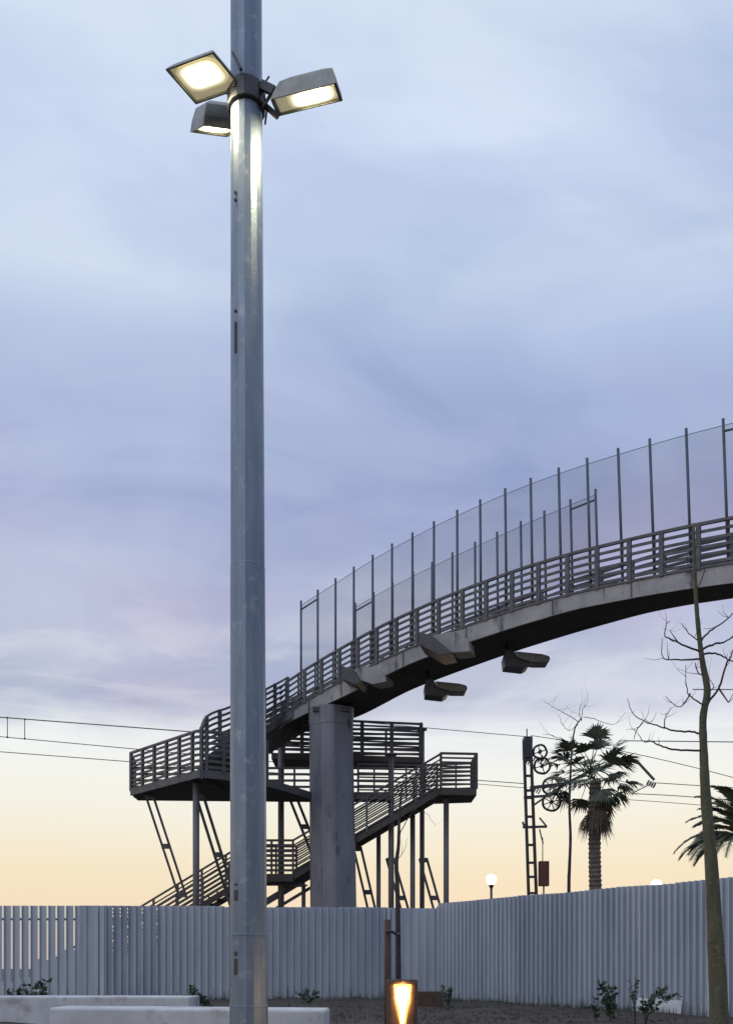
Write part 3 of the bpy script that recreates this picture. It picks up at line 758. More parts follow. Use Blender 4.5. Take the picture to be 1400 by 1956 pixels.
# clamp collar
zc = zrow(190)
cc, rc = pc_(zc)
loft([oct_ring(zc - .10, rc * 1.10, cc), oct_ring(zc - .09, rc * 1.2, cc), oct_ring(zc + .07, rc * 1.2, cc), oct_ring(zc + .08, rc * 1.10, cc)], M['dark_steel'], 'clamp_collar', pole, .006)
def area(pos, aim, size, power, c=(1, .86, .50)):
    l = bpy.data.lights.new('floodlight_beam', 'AREA'); l.shape = 'SQUARE'; l.size = size; l.energy = power; l.color = c
    o = bpy.data.objects.new('floodlight_beam', l); col.objects.link(o); o.location = pos
    o.rotation_euler = Vector(aim).to_track_quat('-Z', 'Y').to_euler(); return o
def flood(A, B, C, D, thick, power, arms, hump=.05, bright=(.12, .12, .72, .9)):
    """A,B outer edge / front; C,D back; quad is the glowing face, looking down"""
    A, B, C, D = (Vector(v) for v in (A, B, C, D))
    D = A + C - B
    n = (B - A).cross(D - A).normalized()
    if n.z > 0: n = -n
    up = -n
    ctr = (A + B + C + D) / 4
    f = MB()
    ins = [v.lerp(ctr, .10) for v in (A, B, C, D)]
    bot = [A, B, C, D]; top = [v.lerp(ctr, .06) + up * thick * .55 for v in bot]; top2 = [v.lerp(ctr, .20) + up * (thick + hump * .5) for v in bot]; top3 = [v.lerp(ctr, .50) + up * (thick + hump) for v in bot]
    fl = lambda i, j: (i, j)
    rec = [v + up * .025 for v in ins]
    vsx = bot + top + top2 + ins + rec + top3
    fsx = []
    for i in range(4):
        j = (i + 1) % 4
        fsx += [(i, j, 4 + j, 4 + i), (4 + i, 4 + j, 8 + j, 8 + i), (i, 12 + i, 12 + j, j), (12 + i, 16 + i, 16 + j, 12 + j), (8 + i, 8 + j, 20 + j, 20 + i)]
    fsx.append((20, 21, 22, 23))
    f.add(vsx, fsx)
    hs = f.build('floodlight', M['housing'], pole, bevel=.006)
    # reflector plate and lit LED field
    rf = MB(); rf.add([v + up * .022 for v in ins], [(0, 1, 2, 3)]); rf.build('reflector', M['flood_reflector'], hs)
    u0, v0, u1, v1 = bright
    bl = lambda u, v: ins[0].lerp(ins[1], u).lerp(ins[3].lerp(ins[2], u), v) + up * .016
    br = MB(); nn = 24; vs_ = []
    import math as _m
    c_u, c_v, ru, rv = (u0 + u1) / 2, (v0 + v1) / 2, (u1 - u0) / 2, (v1 - v0) / 2
    for k in range(nn):
        t_ = 2 * _m.pi * k / nn; e = .55
        vs_.append(bl(c_u + ru * _m.copysign(abs(_m.cos(t_)) ** e, _m.cos(t_)), c_v + rv * _m.copysign(abs(_m.sin(t_)) ** e, _m.sin(t_))))
    cen = bl(c_u, c_v)
    lay = [M['flood_halo3'], M['flood_halo2'], M['flood_halo1'], M['flood_glass']]
    for li, (sc_, mt_) in enumerate(zip((1.0, .88, .77, .66), lay)):
        br.add([cen + (v - cen) * sc_ - up * .0015 * li for v in vs_], [tuple(range(nn))], mt_)
    br.build('lamp_glass', None, hs)
    fins = MB()
    for k in range(7):
        t_ = (k + 1.5) / 10; break; p = top2[0].lerp(top2[1], t_).lerp(ctr + up * thick, .3); q = top2[3].lerp(top2[2], t_).lerp(ctr + up * thick, .3); fins.bar(p + up * .004, q + up * .004, .008, .012)
    for k in range(6):
        t_ = (k + 1) / 7; fins.bar(top3[0].lerp(top3[1], t_) - up * .006, top3[3].lerp(top3[2], t_) - up * .006, .006, .010)
    fins.build('cooling_fins', M['housing'], hs)
    for (p, q, w_) in arms: MB().bar(p, q, w_, w_ * .8).build('mounting_arm', M['dark_steel'], hs)
    area(ctr + n * .05, n, .25, power)
    return ctr
pcx = cc
# left front floodlight
A, B, C, D = P(315, 133, 7.42), P(408, 99, 7.28), P(468, 169, 7.50), P(388, 210, 7.72)
C = Vector((C.x - .01, C.y - .0, C.z))
flood(A, B, C, D, .06, 13, [((pcx - .05, PY - .13, zc), D.lerp(C, .6) + Vector((0, 0, .05)), .06), ((pcx + .02, PY - .14, zc + .05), C + Vector((-.02, 0, .04)), .04)], bright=(.04, .04, .96, .80))
# right front floodlight, tipped
A, B, C, D = P(516, 190, 7.42), P(643, 158, 7.20), P(655, 193, 7.36), P(531, 235, 7.58)
flood(A, B, C, D, .10, 20, [((pcx + .10, PY - .06, zc + .06), A.lerp(D, .2) + Vector((0.02, 0, .09)), .05), ((pcx + .12, PY - .02, zc - .04), D + Vector((0, 0, .05)), .035)], hump=.07, bright=(.20, -.02, 1.0, 1.0))
# rear left floodlight, mostly behind the pole
A, B, C, D = P(363, 253, 8.05), P(388, 240, 7.80), P(462, 250, 7.80), P(455, 266, 8.05)
flood(A, B, C, D, .13, 7, [((pcx - .06, PY + .1, zc - .02), P(410, 214, 7.95), .05)], hump=.05, bright=(.02, .02, .98, .98))
# little brackets and cable
bk = MB()
bk.bar((pcx + .13, PY - .05, zc + .1), (pcx + .24, PY - .08, zc + .02), .02, .02)
bk.bar((pcx + .13, PY - .05, zc - .12), (pcx + .22, PY - .08, zc - .01), .018, .018)
bk.bar((pcx - .09, PY - .14, zc + .24), (pcx - .02, PY - .17, zc + .08), .02, .02)
bk.tube([(pcx + .15, PY, zc - .2), (pcx + .17, PY - .02, zc - .08), (pcx + .13, PY - .05, zc + .05), (pcx + .19, PY - .07, zc + .12)], .008, 6)
bk.build('bracket', M['dark_steel'], pole)

# ------------------------------------------------------------------ concrete blocks
def block(x0, x1, Y0, Y1, ztop, label, ch=.02, skew=0.0):
    X0, X1 = (x0 - 700) * Y0 / FPX, (x1 - 700) * Y0 / FPX
    b = MB(); b.hexa([(X0, Y0 + skew, -.1), (X1, Y0, -.1), (X1 + .02, Y1, -.1), (X0, Y1 + skew, -.1), (X0, Y0 + skew, ztop), (X1, Y0, ztop), (X1 + .02, Y1, ztop), (X0, Y1 + skew, ztop)])
    o = b.build('concrete_bench', M['white_concrete'], None, bevel=ch)
    return tag(o, label, 'bench', 'pale concrete benches at the left')
b1 = block(-90, 362, 13.0, 13.7, EYE - 54 / FPX * 13.0, 'long pale concrete bench in front of the left fence, the further one')
b2 = block(60, 622, 9.0, 9.55, EYE - 79 / FPX * 9.0, 'pale concrete bench behind the foot of the tall pole, the nearer one', .025, skew=.5)

# ------------------------------------------------------------------ glowing bollard
BX, BY = XY(765, 7.4).x, 7.4
bo = thing('bollard_lamp', (BX, BY, 0), 'squat rusty steel bollard lamp glowing warm through a tapering slot', 'bollard lamp')
ztp = EYE - 22 / FPX * BY; hw = .122
sh = MB(); n = 36
# shell of the bollard: a drum with a V-shaped opening towards the camera
zc_ = [-.05] + [ztp - .05 - .42 * (1 - k / 8) for k in range(9)] + [ztp]
def ang_open(z):   # half width of the opening at height z
    lo, hi_ = ztp - .45, ztp - .035
    if z < lo or z > hi_ + .001: return 0
    return .009 + .060 * (z - lo) / (hi_ - lo)
rowsb = []
for z in [-.05, ztp - .46, ztp - .45, ztp - .35, ztp - .25, ztp - .15, ztp - .0355, ztp - .03, ztp]:
    o_ = ang_open(z); ring = []
    a0 = math.asin(max(o_, .004) / hw)
    for j in range(n + 1):
        a = -math.pi / 2 + a0 + (2 * math.pi - 2 * a0) * j / n
        ring.append(Vector((BX + .012 + hw * math.cos(a), BY + hw * math.sin(a), z)))
    rowsb.append(ring)
sh.add([v for r_ in rowsb for v in r_], [(i * (n + 1) + j, i * (n + 1) + j + 1, (i + 1) * (n + 1) + j + 1, (i + 1) * (n + 1) + j) for i in range(len(rowsb) - 1) for j in range(n)], None, True)
o = sh.build('shell', M['corten'], bo); s_ = o.modifiers.new('t', 'SOLIDIFY'); s_.thickness = .008
cp = MB(); cp.tube([(BX + .012, BY, ztp - .02), (BX + .012, BY, ztp + .004)], hw - .004, 32); cp.build('cap', M['corten'], bo)
wg = MB(); yf = BY - .075
wg.add([(BX + .012 - .012, yf, ztp - .44), (BX + .012 + .012, yf, ztp - .44), (BX + .012 + .07, yf, ztp - .03), (BX + .012 - .07, yf, ztp - .03)], [(0, 1, 2, 3)])
wg.build('reflector', M['warm_inner'], bo)
w2 = MB(); y2 = yf - .014
w2.add([(BX + .012 - .004, y2, ztp - .40), (BX + .012 + .004, y2, ztp - .40), (BX + .012 + .040, y2, ztp - .07), (BX + .012 + .036, y2, ztp - .05), (BX + .012 - .036, y2, ztp - .05), (BX + .012 - .040, y2, ztp - .07)], [(0, 1, 2, 3, 4, 5)])
w2.build('lamp_glass', M['warm_glass'], bo)
w3 = MB(); w3.sphere((BX + .012, y2 - .008, ztp - .085), .030, None, 16, 10); w3.build('bulb', M['bulb'], bo)
l = bpy.data.lights.new('bollard_glow', 'POINT'); l.energy = 11.0; l.color = (1, .6, .25); l.shadow_soft_size = .05
lo = bpy.data.objects.new('bollard_glow', l); col.objects.link(lo); lo.location = (BX + .01, BY - .17, ztp - .12)

# ------------------------------------------------------------------ saplings and trees
def branch_tree(name, Y, strokes, label, mt, rnd, twigs=0, group=None, cat='tree', root=None):
    base = P(strokes[0][0][0], 0, Y); t_ = thing(name, (base.x if root is None else root, Y, 0), label, cat, group)
    for si, (pts, r0, r1) in enumerate([(s_, a, b) for s_, a, b in [x if len(x) == 3 and isinstance(x[1], float) else None for x in strokes]] if False else [(s_[0:-2], s_[-2], s_[-1]) for s_ in strokes]):
        pass
    return t_
def limb_tree(name, Y, limbs, label, mt, seed, twign=3, cat='tree'):
    rnd = random.Random(seed); p0 = P(limbs[0][0][0][0], limbs[0][0][0][1], Y)
    t_ = thing(name, (p0.x, Y, 0), label, cat)
    trunk = None; tw = MB()
    crown = MB()
    for i, (pts, r0, r1) in enumerate(limbs):
        path = []; dd = 0.0; slope = rnd.uniform(-.5, .5) if i else 0
        for k, q in enumerate(pts):
            yy = Y + (q[2] if len(q) > 2 else 0) + (slope * k * .12 if i else 0)
            path.append(P(q[0], q[1], yy))
        sp = smooth_path(path, 5) if len(path) > 2 else path
        jit = .004 * Y / 7
        if i: sp = [sp[0]] + [p + Vector((rnd.uniform(-jit, jit), rnd.uniform(-jit, jit), rnd.uniform(-jit, jit))) for p in sp[1:]]
        n_ = len(sp)
        if isinstance(r0, list): rs = [interp([(j_, v_) for j_, v_ in enumerate(r0)], k * (len(r0) - 1) / (n_ - 1))[0] for k in range(n_)]
        else: rs = [r0 + (r1 - r0) * k / (n_ - 1) for k in range(n_)]
        if i == 0:
            rs = [r * (1 + rnd.uniform(-.05, .05)) for r in rs]
            m_ = MB(); m_.tube(sp, rs, 12); trunk = m_.build('trunk', mt, t_)
        else:
            rs = [q * .68 for q in rs]; m_ = MB(); m_.tube(sp, rs, 6)
            for _ in range(twign):
                k = rnd.randint(max(1, n_ // 3), n_ - 1); p = sp[k]; L = rnd.uniform(.05, .16) * Y / 7
                d = Vector((rnd.uniform(-1, 1), rnd.uniform(-.6, .6), rnd.uniform(-.2, 1))).normalized()
                q1 = p + d * L * .5; q2 = q1 + (d + Vector((rnd.uniform(-.4, .4), 0, .4))).normalized() * L * .6
                m_.tube([p, q1, q2], [rs[k] * .6, rs[k] * .4, rs[k] * .2], 4)
            m_.build('branch', M['twig'], t_)
    return t_
# right foreground tree
limb_tree('bare_tree', 6.7, [
    ([(1378, 2060), (1374, 1956), (1366, 1800), (1357, 1640), (1347, 1520), (1343, 1430), (1342, 1370), (1350, 1320), (1341, 1265), (1334, 1210), (1329, 1150), (1326, 1080), (1324, 1000)], [.075, .068, .056, .045, .036, .029, .025, .025, .019, .017, .015, .012, .007], .007),
    ([(1343, 1402), (1320, 1398), (1285, 1395), (1260, 1388), (1230, 1378), (1208, 1362), (1197, 1335)], .013, .003),
    ([(1228, 1378), (1215, 1395), (1210, 1412)], .007, .003),
    ([(1268, 1392), (1270, 1370), (1282, 1352)], .007, .003),
    ([(1343, 1433), (1290, 1432), (1262, 1425), (1245, 1417), (1228, 1416), (1218, 1400)], .012, .003),
    ([(1338, 1245), (1310, 1235), (1290, 1225), (1270, 1215), (1271, 1195), (1278, 1186)], .011, .003),
    ([(1295, 1228), (1278, 1205)], .008, .003),
    ([(1338, 1258), (1300, 1260), (1266, 1257), (1265, 1218)], .011, .003),
    ([(1337, 1228), (1315, 1210), (1300, 1190)], .007, .003),
    ([(1349, 1345), (1372, 1315), (1388, 1265), (1394, 1258), (1404, 1225)], .013, .005),
    ([(1372, 1315), (1390, 1342)], .010, .006),
    ([(1340, 1240), (1365, 1230), (1385, 1225), (1402, 1212), (1420, 1190)], .013, .004),
    ([(1342, 1250), (1365, 1248), (1390, 1260), (1415, 1268)], .012, .004),
    ([(1337, 1225), (1355, 1206), (1385, 1185), (1410, 1160)], .011, .004),
    ([(1350, 1352), (1332, 1340), (1314, 1325), (1310, 1300), (1309, 1270)], .009, .003),
    ([(1318, 1325), (1305, 1345), (1292, 1350), (1270, 1330)], .008, .003),
    ([(1345, 1290), (1333, 1285), (1326, 1265)], .008, .004),
    ([(1352, 1322), (1362, 1312), (1355, 1298)], .006, .003),
    ([(1327, 1130), (1340, 1105), (1346, 1085)], .007, .003),
    ([(1327, 1110), (1315, 1085), (1311, 1060)], .006, .003),
    ([(1325, 1060), (1332, 1035), (1329, 1010)], .005, .002),
], 'slim bare tree with mossy trunk leaning left, in the right foreground', M['bark'], 5, twign=3)
# one dry leaf still hanging on it belongs to the branches
# middle sapling with its stake
sap = limb_tree('young_tree', 9.2, [
    ([(761, 2010), (761, 1870), (760, 1760), (759, 1700), (757, 1650), (761, 1615), (762, 1575), (764, 1540), (768, 1500)], .030, .009),
    ([(761, 1600), (775, 1570), (790, 1548), (815, 1535), (840, 1533)], .008, .002),
    ([(763, 1560), (752, 1530), (748, 1500)], .007, .002),
    ([(790, 1548), (812, 1552), (826, 1570), (832, 1578)], .004, .0015),
    ([(760, 1640), (772, 1625), (778, 1600)], .006, .002),
], 'thin bare sapling standing behind the glowing bollard, tied to its stake', M['twig'], 9, twign=1)
sk = MB(); sk.tube([P(740, 2010, 9.1), P(740, 1757, 9.1)], .030, 10); sk = sk.build('stake', M['wood_dark'])
tag(sk, 'short dark wooden stake beside the thin sapling behind the bollard', 'stake')
ti = MB(); ti.tube([P(736, 1778, 9.05), P(748, 1779, 9.06), P(757, 1785, 9.1), P(763, 1784, 9.15)], .014, 8); ti.build('tie', M['dark_steel'], None)
ti_o = bpy.data.objects['tie']; ti_o.parent = sk; ti_o.location = ti_o.location - sk.location
# bare tree behind the palm
limb_tree('bare_tree', 36.0, [
    ([(1086, 1900), (1086, 1700), (1087, 1660), (1089, 1600), (1087, 1540), (1089, 1480), (1092, 1430), (1098, 1390), (1110, 1372)], .075, .02),
    ([(1106, 1380), (1085, 1366), (1070, 1358), (1055, 1350), (1036, 1337)], .022, .008),
    ([(1110, 1375), (1112, 1355), (1120, 1345), (1122, 1326)], .02, .007),
    ([(1104, 1384), (1085, 1395), (1072, 1380), (1067, 1365)], .02, .007),
    ([(1114, 1370), (1140, 1375), (1170, 1385), (1185, 1372), (1192, 1362)], .02, .007),
    ([(1110, 1378), (1106, 1360), (1108, 1346)], .02, .008),
    ([(1092, 1430), (1070, 1412), (1048, 1404), (1036, 1402)], .022, .008),
], 'bare tree with a thin crooked trunk, twigs spread just behind the fan palm', M['twig'], 12, twign=4)

# fan palm
def fan_palm():
    rnd = random.Random(21); Y = 39.0; k = Y / FPX
    c = P(1134, 1490, Y); t_ = thing('fan_palm', (c.x, Y, 0), 'fan palm with round shaggy crown beyond the fence, beside the lattice mast', 'palm tree')
    tr = MB(); pts = []; rs = []
    nseg = 90
    for i in range(nseg + 1):
        row = 1890 - (1890 - 1492) * i / nseg
        pts.append(P(1139 - 4 * i / nseg + 1.2 * math.sin(i * .08), row, Y)); rs.append((.27 - .04 * i / nseg) + (.025 if i % 2 else -.015) + rnd.uniform(-.01, .01))
    tr.tube(pts, rs, 14, smooth=False); tr.build('trunk', M['palm_bark'], t_)
    def fan(lb, origin, d, plen, blen, mt, nb=20, spread=2.1, droop=.25, prad=.018):
        d = d.normalized(); side = d.cross(Vector((0, 0, 1)))
        if side.length < .05: side = Vector((1, 0, 0))
        side = (side.normalized() + Vector((rnd.uniform(-.3, .3), rnd.uniform(-.3, .3), rnd.uniform(-.4, .4)))).normalized(); side = (side - d * side.dot(d)).normalized()
        nrm = d.cross(side).normalized()
        hub = origin + d * plen - Vector((0, 0, 1)) * plen * .12
        lb.tube([origin, origin + d * plen * .5 + Vector((0, 0, .03)), hub], [prad * 1.5, prad, prad * .7], 5)
        for i in range(nb):
            a = (i / (nb - 1) - .5) * 2 * spread
            bd = (d * math.cos(a) + side * math.sin(a) + nrm * rnd.uniform(-.12, .12)).normalized()
            L = blen * (.72 + .28 * math.cos(a * .8)) * rnd.uniform(.85, 1.1)
            m1 = hub + bd * L * .55; tip = hub + bd * L - Vector((0, 0, 1)) * L * droop * rnd.uniform(.6, 1.4)
            wv = bd.cross(nrm).normalized() * (.060 * blen); th = nrm * .006
            lb.add([hub - wv * .25 - th, hub + wv * .25 + th, m1 + wv + th, m1 - wv - th, tip], [(0, 1, 2, 3), (3, 2, 4)])
    cr = MB()
    cc = P(1129, 1474, Y)
    dirs = []
    for i in range(40):
        el = math.asin(-.66 + 1.64 * (i + .5) / 40) + rnd.uniform(-.12, .12); az = i * 2.39996 + rnd.uniform(-.2, .2)
        dirs.append((az, el))
    for az, el in dirs:
        d = Vector((math.cos(az) * math.cos(el), math.sin(az) * math.cos(el), math.sin(el)))
        fan(cr, cc + Vector((rnd.uniform(-.12, .12), rnd.uniform(-.12, .12), rnd.uniform(-.4, .25))), d, rnd.uniform(1.15, 1.5), rnd.uniform(.72, .9), None, nb=20, spread=1.25, droop=.22)
    cr.build('crown', M['palm_leaf'], t_)
    sk_ = MB()
    for i in range(30):
        az = i * 2.4; el = -1.15 + rnd.uniform(-.2, .25)
        d = Vector((math.cos(az) * math.cos(el), math.sin(az) * math.cos(el), math.sin(el)))
        fan(sk_, cc + Vector((.22, 0, -.75 - rnd.uniform(0, .6))), d, rnd.uniform(.4, .75), rnd.uniform(.55, .72), None, nb=14, spread=.9, droop=.5)
    sk_.build('dead_frond_skirt', M['dead_leaf'], t_)
fan_palm()
# date palm at the right edge
def date_palm():
    rnd = random.Random(5); Y = 30.0
    c = P(1428, 1606, Y); t_ = thing('date_palm', (c.x, Y, 0), 'feather leaved palm cut by the right edge, fronds rising over the fence', 'palm tree')
    tr = MB(); tr.tube([(c.x, Y, -.1 + (c.z + .1) * i / 30) for i in range(31)], [.33 + (.03 if i % 2 else 0) for i in range(31)], 14, smooth=False); tr.build('trunk', M['palm_bark'], t_)
    cr = MB()
    fr = []
    for i in range(15): fr.append((math.pi + rnd.uniform(-1.1, 1.1), rnd.uniform(-.1, 1.25)))
    for i in range(26): fr.append((rnd.uniform(0, 2 * math.pi), rnd.uniform(-.2, 1.4)))
    for az, el in fr:
        h = Vector((math.cos(az), math.sin(az), 0)); L = rnd.uniform(2.0, 2.6); pts = []; p = c.copy(); e = el + .25
        ns = 22
        for k in range(ns + 1):
            pts.append(p.copy()); p = p + (h * math.cos(e) + Vector((0, 0, math.sin(e)))) * (L / ns); e -= (.05 + .035 * k / ns)
        cr.tube(pts, [.026 * (1 - .85 * k / ns) for k in range(ns + 1)], 5)
        for k in range(3, ns + 1):
            d = (pts[k] - pts[k - 1]).normalized(); s = d.cross(Vector((0, 0, 1))).normalized(); u = s.cross(d)
            for q in range(2):
                pp = pts[k - 1].lerp(pts[k], q * .5)
                for sg in (-1, 1):
                    ll = .42 * math.sin(math.pi * (.12 + .82 * k / ns)) + .06
                    dd = (d * .9 + s * sg * .75 + u * .25 + Vector((0, 0, rnd.uniform(-.3, 0)))).normalized()
                    wv = d * .032
                    cr.add([pp - wv, pp + wv, pp + dd * ll * .5 + wv, pp + dd * ll - Vector((0, 0, .06))], [(0, 1, 2), (0, 2, 3)])
    cr.build('crown', M['palm_leaf'], t_)
date_palm()

# ------------------------------------------------------------------ globe lamps
for (px, row, label) in ((938, 1680, 'lit white globe lamp on a short visible post above the fence, left of the mast'), (1253, 1690, 'lit white globe lamp half sunk behind the fence top, right of the fan palm')):
    Y = 42.0; c = P(px, row, Y); t_ = thing('globe_lamp', (c.x, Y, 0), label, 'street lamp', 'globe lamps beyond the fence')
    MB().sphere(c, .235).build('globe', M['globe'], t_)
    b = MB(); b.tube([(c.x, Y, -.1), (c.x, Y, 1.2), (c.x, Y, c.z - .36)], [.09, .06, .055], 12); b.build('post', M['dark_steel'], t_)
    b = MB(); b.tube([(c.x, Y, c.z - .38), (c.x, Y, c.z - .3), (c.x, Y, c.z - .22)], [.06, .11, .10], 16); b.build('collar', M['dark_steel'], t_)

# ------------------------------------------------------------------ catenary mast
Y = 40.0
ms = thing('catenary_mast', (P(1010, 1700, Y).x, Y, 0), 'steel lattice railway mast with pulley wheels and a long bracket arm, beside the fan palm', 'railway mast')
la = MB()
def mp_(px, row, d=0.0): return P(px, row, Y + d)
for d in (0, .42):
    la.bar(mp_(1013.5, 1850, d), mp_(1000, 1415, d), .12, .12); la.bar(mp_(1029, 1850, d), mp_(1013, 1415, d), .12, .12)
rows = [1452, 1482, 1510, 1524, 1560, 1580, 1614, 1648, 1675, 1706, 1740, 1790]
def lx(row, s): return (1000 + (row - 1415) * 13.5 / 435) if s == 0 else (1013 + (row - 1415) * 16 / 435)
for i, r_ in enumerate(rows):
    for d in (0, .42): la.bar(mp_(lx(r_, 0), r_, d), mp_(lx(r_, 1), r_, d), .08, .10)
    for s in (0, 1): la.bar(mp_(lx(r_, s), r_, 0), mp_(lx(r_, s), r_, .42), .04, .04)
la.build('lattice', M['dark_steel'], ms)
b = MB(); q = mp_(1007, 1429, .2); b.box((q.x, q.y, q.z), (.36, .5, .9)); b.tube([mp_(1006, 1410, .2), mp_(1006, 1392, .2)], .03, 6); b.build('head_block', M['dark_steel'], ms, bevel=.02)
def wheel(px, row, r, spokes):
    b = MB(); c = mp_(px, row, .1); rp = r * Y / FPX; n_ = 24
    pts = [c + Vector((rp * math.cos(2 * math.pi * k / n_), .05 * math.sin(k), rp * math.sin(2 * math.pi * k / n_))) for k in range(n_ + 1)]
    b.tube(pts, .05, 6); b.tube([c - Vector((0, .1, 0)), c + Vector((0, .1, 0))], .08, 10)
    for k in range(spokes):
        a = math.pi * k / spokes + .3; v = Vector((math.cos(a), 0, math.sin(a))) * rp; b.tube([c - v, c + v], .022, 5)
    b.build('pulley_wheel', M['dark_steel'], ms)
wheel(1031, 1436, 13, 2); wheel(1035, 1463, 15, 2); wheel(1052, 1502, 16, 3); wheel(1053, 1532, 17, 4)
b = MB()
b.bar(mp_(1012, 1505), mp_(1080, 1497), .13, .13); b.bar(mp_(1000, 1523), mp_(1050, 1520), .10, .10); b.bar(mp_(1016, 1540), mp_(1062, 1508), .08, .08)
b.bar(mp_(1080, 1497), mp_(1125, 1474), .12, .12); b.bar(mp_(1125, 1474), mp_(1183, 1454), .12, .12); b.bar(mp_(1183, 1454), mp_(1216, 1454), .11, .11); b.bar(mp_(1216, 1454), mp_(1249, 1490), .09, .09)
b.bar(mp_(1243, 1497), mp_(1205, 1516), .04, .04)
b.bar(mp_(998, 1580), mp_(1044, 1579), .09, .10); b.bar(mp_(1030, 1562), mp_(1044, 1579), .06, .06); b.bar(mp_(998, 1570), mp_(1002, 1582), .08, .08)
b.build('bracket_arm', M['rail'], ms)
for (x, y) in ((1243, 1497), (1027, 1451), (1075, 1490), (1008, 1455), (1024, 1508), (1040, 1450), (1068, 1512)):
    b = MB(); c = mp_(x, y, .05)
    for k in range(4): b.tube([c + Vector((-.16 + .09 * k, 0, -.045 * k + .06)), c + Vector((-.12 + .09 * k, 0, -.045 * k + .04))], .12, 12)
    b.build('insulator', M['insulator'], ms)
b = MB(); q = mp_(1038, 1669, -.1); b.box((q.x, q.y, q.z), (.42, .3, 1.05)); b.build('cabinet', M['box_red'], ms, bevel=.02)
b = MB(); b.tube([mp_(1038, 1693, -.1), mp_(1038, 1850, -.1)], .035, 6); b.tube([mp_(1036, 1647, -.1), mp_(1036, 1600, -.1)], .02, 6); b.tube([mp_(1030, 1584, 0), mp_(1037, 1612, 0)], .03, 6); b.build('conduit', M['rail'], ms)

# ------------------------------------------------------------------ overhead wires
def wire(pts, Y0, Y1, r, label, sag=0.0, drops=()):
    n_ = 16; P0 = P(pts[0], pts[1], Y0); P1 = P(pts[2], pts[3], Y1); path = []
    for k in range(n_ + 1):
        t_ = k / n_; p = P0.lerp(P1, t_); p.z -= sag * 4 * t_ * (1 - t_); path.append(p)
    b = MB(); b.tube(path, r, 5)
    o = b.build('overhead_wire', M['wire']); tag(o, label, 'wire', 'overhead railway wires')
    for (px, r0, r1) in drops:
        d = MB(); d.tube([P(px, r0, Y0), P(px, r1, Y0)], .018, 5)
        for rr_ in (r0, r1): d.sphere(P(px, rr_, Y0), .045, None, 8, 6)
        c_ = d.build('dropper', M['wire'], o); 
    return o
def fixdrop(o): 
    for c_ in o.children: pass
wire((-260, 1350, 640, 1419), 40, 40, .024, 'uppermost overhead wire at the left, with two droppers near the left edge', 0, ((15, 1371, 1408), (48, 1374, 1411)))
wire((-260, 1383, 640, 1466), 40, 40, .018, 'middle overhead wire at the left, joined to the top wire by the droppers')
wire((-260, 1416, 640, 1485), 40.5, 40.5, .018, 'lowest overhead wire at the left, ending behind the left landing')
wire((905, 1490, 1003, 1497), 40, 40, .018, 'short low wire between the right landing and the lattice mast')
wire((905, 1497, 1003, 1505), 41, 40, .014, 'lower wire of the close pair between right landing and mast')
wire((560, 1368, 1003, 1407), 41.5, 40, .016, 'faint wire from the slatted platform to the head of the mast')
wire((1190, 1415, 1640, 1420), 40, 40, .022, 'level wire crossing behind the right tree at its lowest big branch')
wire((1322, 1317, 1640, 1318), 40, 40, .022, 'high level wire starting at the right tree crown and leaving at the right edge', .0)
wire((1014, 1405, 1640, 1560), 40, 38, .016, 'long wire sloping down from the mast head to the right edge', -.35)
wire((1245, 1495, 1640, 1520), 40, 40, .018, 'wire from the bracket arm tip towards the right edge, almost level')
wire((1205, 1516, 1640, 1566), 40, 40, .018, 'lower wire from the bracket arm, dropping behind the feather leaved palm', -.2)
wire((1190, 1527, 1640, 1572), 41, 41, .014, 'thin lowest wire between the fan palm and the feather leaved palm', -.1)

# ------------------------------------------------------------------ low plants
def plant(px, row, Y, h, spread, nleaf, lsize, label, seed, stems=4, arch=0.0, mt='shrub'):
    rnd = random.Random(seed); base = XY(px, Y); zb = -.05
    t_ = thing('shrub', (base.x, Y, 0), label, 'shrub', 'low plants along the fence foot')
    sm = MB(); lf = MB()
    for i in range(stems):
        d = Vector((rnd.uniform(-1, 1) * spread + arch, rnd.uniform(-.6, .6) * spread, h * rnd.uniform(.6, 1)))
        pts = [Vector((base.x, Y, zb)) + Vector((d.x * t * t, d.y * t, d.z * (t ** .8))) for t in (0, .25, .5, .75, 1)]
        sm.tube(pts, [.010, .008, .006, .005, .003], 5)
        for k in range(nleaf // stems):
            t = rnd.uniform(.25, 1); j = int(t * 4); j = min(j, 3); p = pts[j].lerp(pts[j + 1], t * 4 - j)
            a = Vector((rnd.uniform(-1, 1), rnd.uniform(-1, 1), rnd.uniform(-.3, 1))).normalized(); s = a.cross(Vector((rnd.uniform(-1, 1), rnd.uniform(-1, 1), .3))).normalized()
            L = lsize * rnd.uniform(.6, 1.3); n_ = a.cross(s) * .15 * L
            lf.add([p, p + a * L * .5 + s * L * .3 + n_, p + a * L, p + a * L * .5 - s * L * .3 + n_], [(0, 1, 2, 3)])
    sm.build('stems', M['twig'], t_); lf.build('leaves', M[mt], t_)
plant(374, 1880, 14.3, .62, .16, 130, .10, 'dark leafy shrub just past the end of the far bench', 1, 6)
plant(338, 1890, 15.5, .46, .05, 22, .07, 'single thin leafy shoot behind the far bench, left of the leafy shrub', 2, 2)
plant(394, 1892, 15.0, .38, .12, 60, .09, 'small low shrub against the fence between leafy shrub and pole', 3, 4)
plant(590, 1895, 20.0, .34, .35, 70, .10, 'sparse creeping plant at the fence foot, right of the pole', 4, 5)
plant(855, 1890, 17.5, .52, .12, 55, .10, 'small plant at the fence corner, right of the bollard', 6, 4)
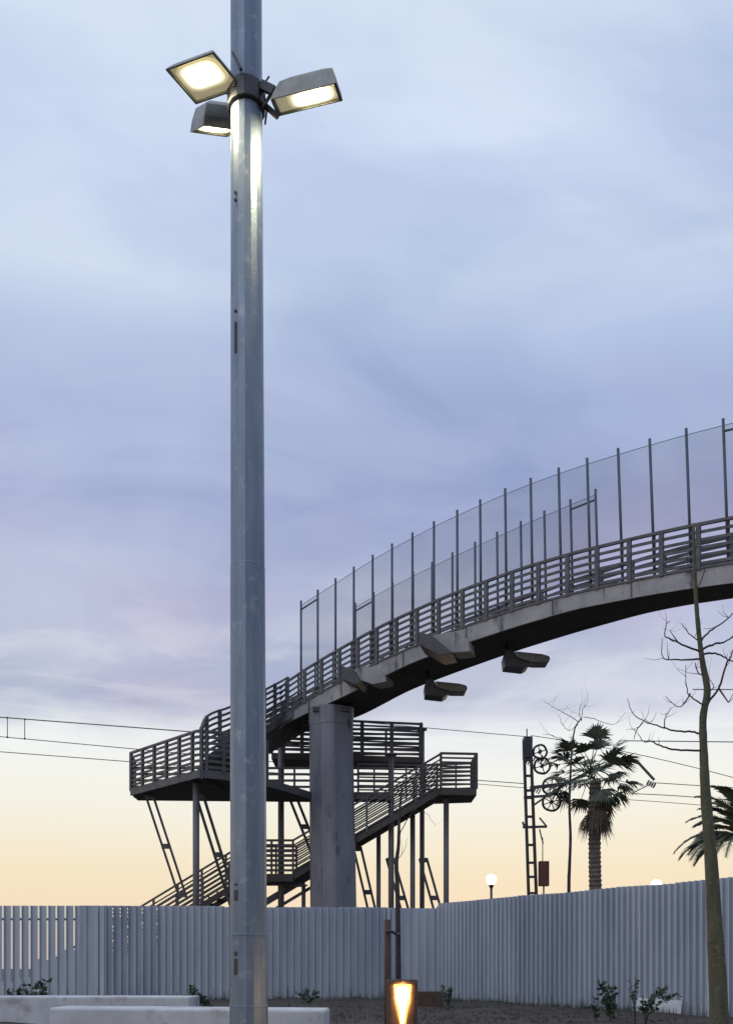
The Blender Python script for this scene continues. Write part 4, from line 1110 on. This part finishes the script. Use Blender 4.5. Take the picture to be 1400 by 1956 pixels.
for i, (px, h) in enumerate(((10, .50), (30, .56), (50, .53), (72, .62))):
    plant(px, 1890, 15.2, h, .05, 40, .12, ['spiky dark tuft at the left edge, leftmost of the row behind the far bench', 'spiky dark tuft, second from the left edge behind the far bench', 'spiky dark tuft, third from the left edge behind the far bench', 'taller spiky dark tuft, rightmost of the row at the left edge'][i], 20 + i, 4, arch=.12)
plant(1165, 1900, 13.2, .60, .16, 110, .10, 'bushy dark plant before the right fence, left of the pale board', 7, 5)
plant(1138, 1905, 13.2, .42, .07, 36, .08, 'little dark plant before the right fence, leftmost of the three there', 8, 3)
plant(1212, 1905, 13.0, .78, .10, 40, .055, 'wispy tall stemmed plant at the left end of the pale board', 10, 4)
plant(1232, 1905, 12.8, .55, .30, 100, .085, 'dark plant leaning right across the pale board at the right fence', 11, 4, arch=.28)

# ------------------------------------------------------------------ small things at the fence foot
def fence_pt(px):   # point on the right fence line for an image column
    for k in range(400):
        q = ra.lerp(rb, k / 400)
        if 700 + q.x / q.y * FPX >= px: return q
    return rb
a, b_ = fence_pt(1216), fence_pt(1306); d = (b_ - a).normalized(); nn = Vector((d.y, -d.x, 0))
pb = MB(); pb.hexa([a + nn * .16 + Vector((0, 0, -.15)), b_ + nn * .16 + Vector((0, 0, -.17)), b_ + nn * .13 + Vector((0, 0, -.17)), a + nn * .13 + Vector((0, 0, -.15)),
                    a + nn * .09 + Vector((0, 0, .20)), b_ + nn * .09 + Vector((0, 0, .17)), b_ + nn * .06 + Vector((0, 0, .17)), a + nn * .06 + Vector((0, 0, .20))])
tag(pb.build('board', M['white_concrete'], None, bevel=.004), 'pale flat board leaning on the foot of the right fence behind the plants', 'board')
pk_ = MB(); q = XY(815, 18.5); pk_.box((q.x, q.y, .145), (.62, .5, .31)); 
tag(pk_.build('planter_box', M['wood_dark'], None, bevel=.01), 'low dark brown wooden box at the fence corner, right of the bollard', 'box')
rw_ = random.Random(44); wd = MB()
for i in range(520):
    if i < 330: q = ra.lerp(rb, rw_.uniform(.0, .75)); d = (rb - ra).normalized(); q = q + Vector((d.y, -d.x, 0)) * abs(rw_.gauss(0, .22)) + Vector((-.15, 0, 0))
    else: q = fc.lerp(fd, rw_.uniform(.3, 1)); q = q + Vector((0, -.05 - abs(rw_.gauss(0, .18)), 0))
    if q.x / q.y < -.35: continue
    for k in range(5):
        a = rw_.uniform(0, 6.28); h = rw_.uniform(.04, .13); o_ = Vector((math.cos(a), math.sin(a), 0)) * rw_.uniform(.01, .05); s_ = Vector((-math.sin(a), math.cos(a), 0)) * .006
        b0 = q + Vector((rw_.uniform(-.04, .04), rw_.uniform(-.04, .04), -.12 if q.x > 3 else -.03))
        wd.add([b0 - s_, b0 + s_, b0 + o_ + Vector((0, 0, h + (.08 if q.x > 3 else .02)))], [(0, 1, 2)])
tag(wd.build('weeds', M['shrub']), 'short dark weeds growing along the foot of the sheet fences', 'weeds', kind='stuff')
# dark earth bank under the sheets
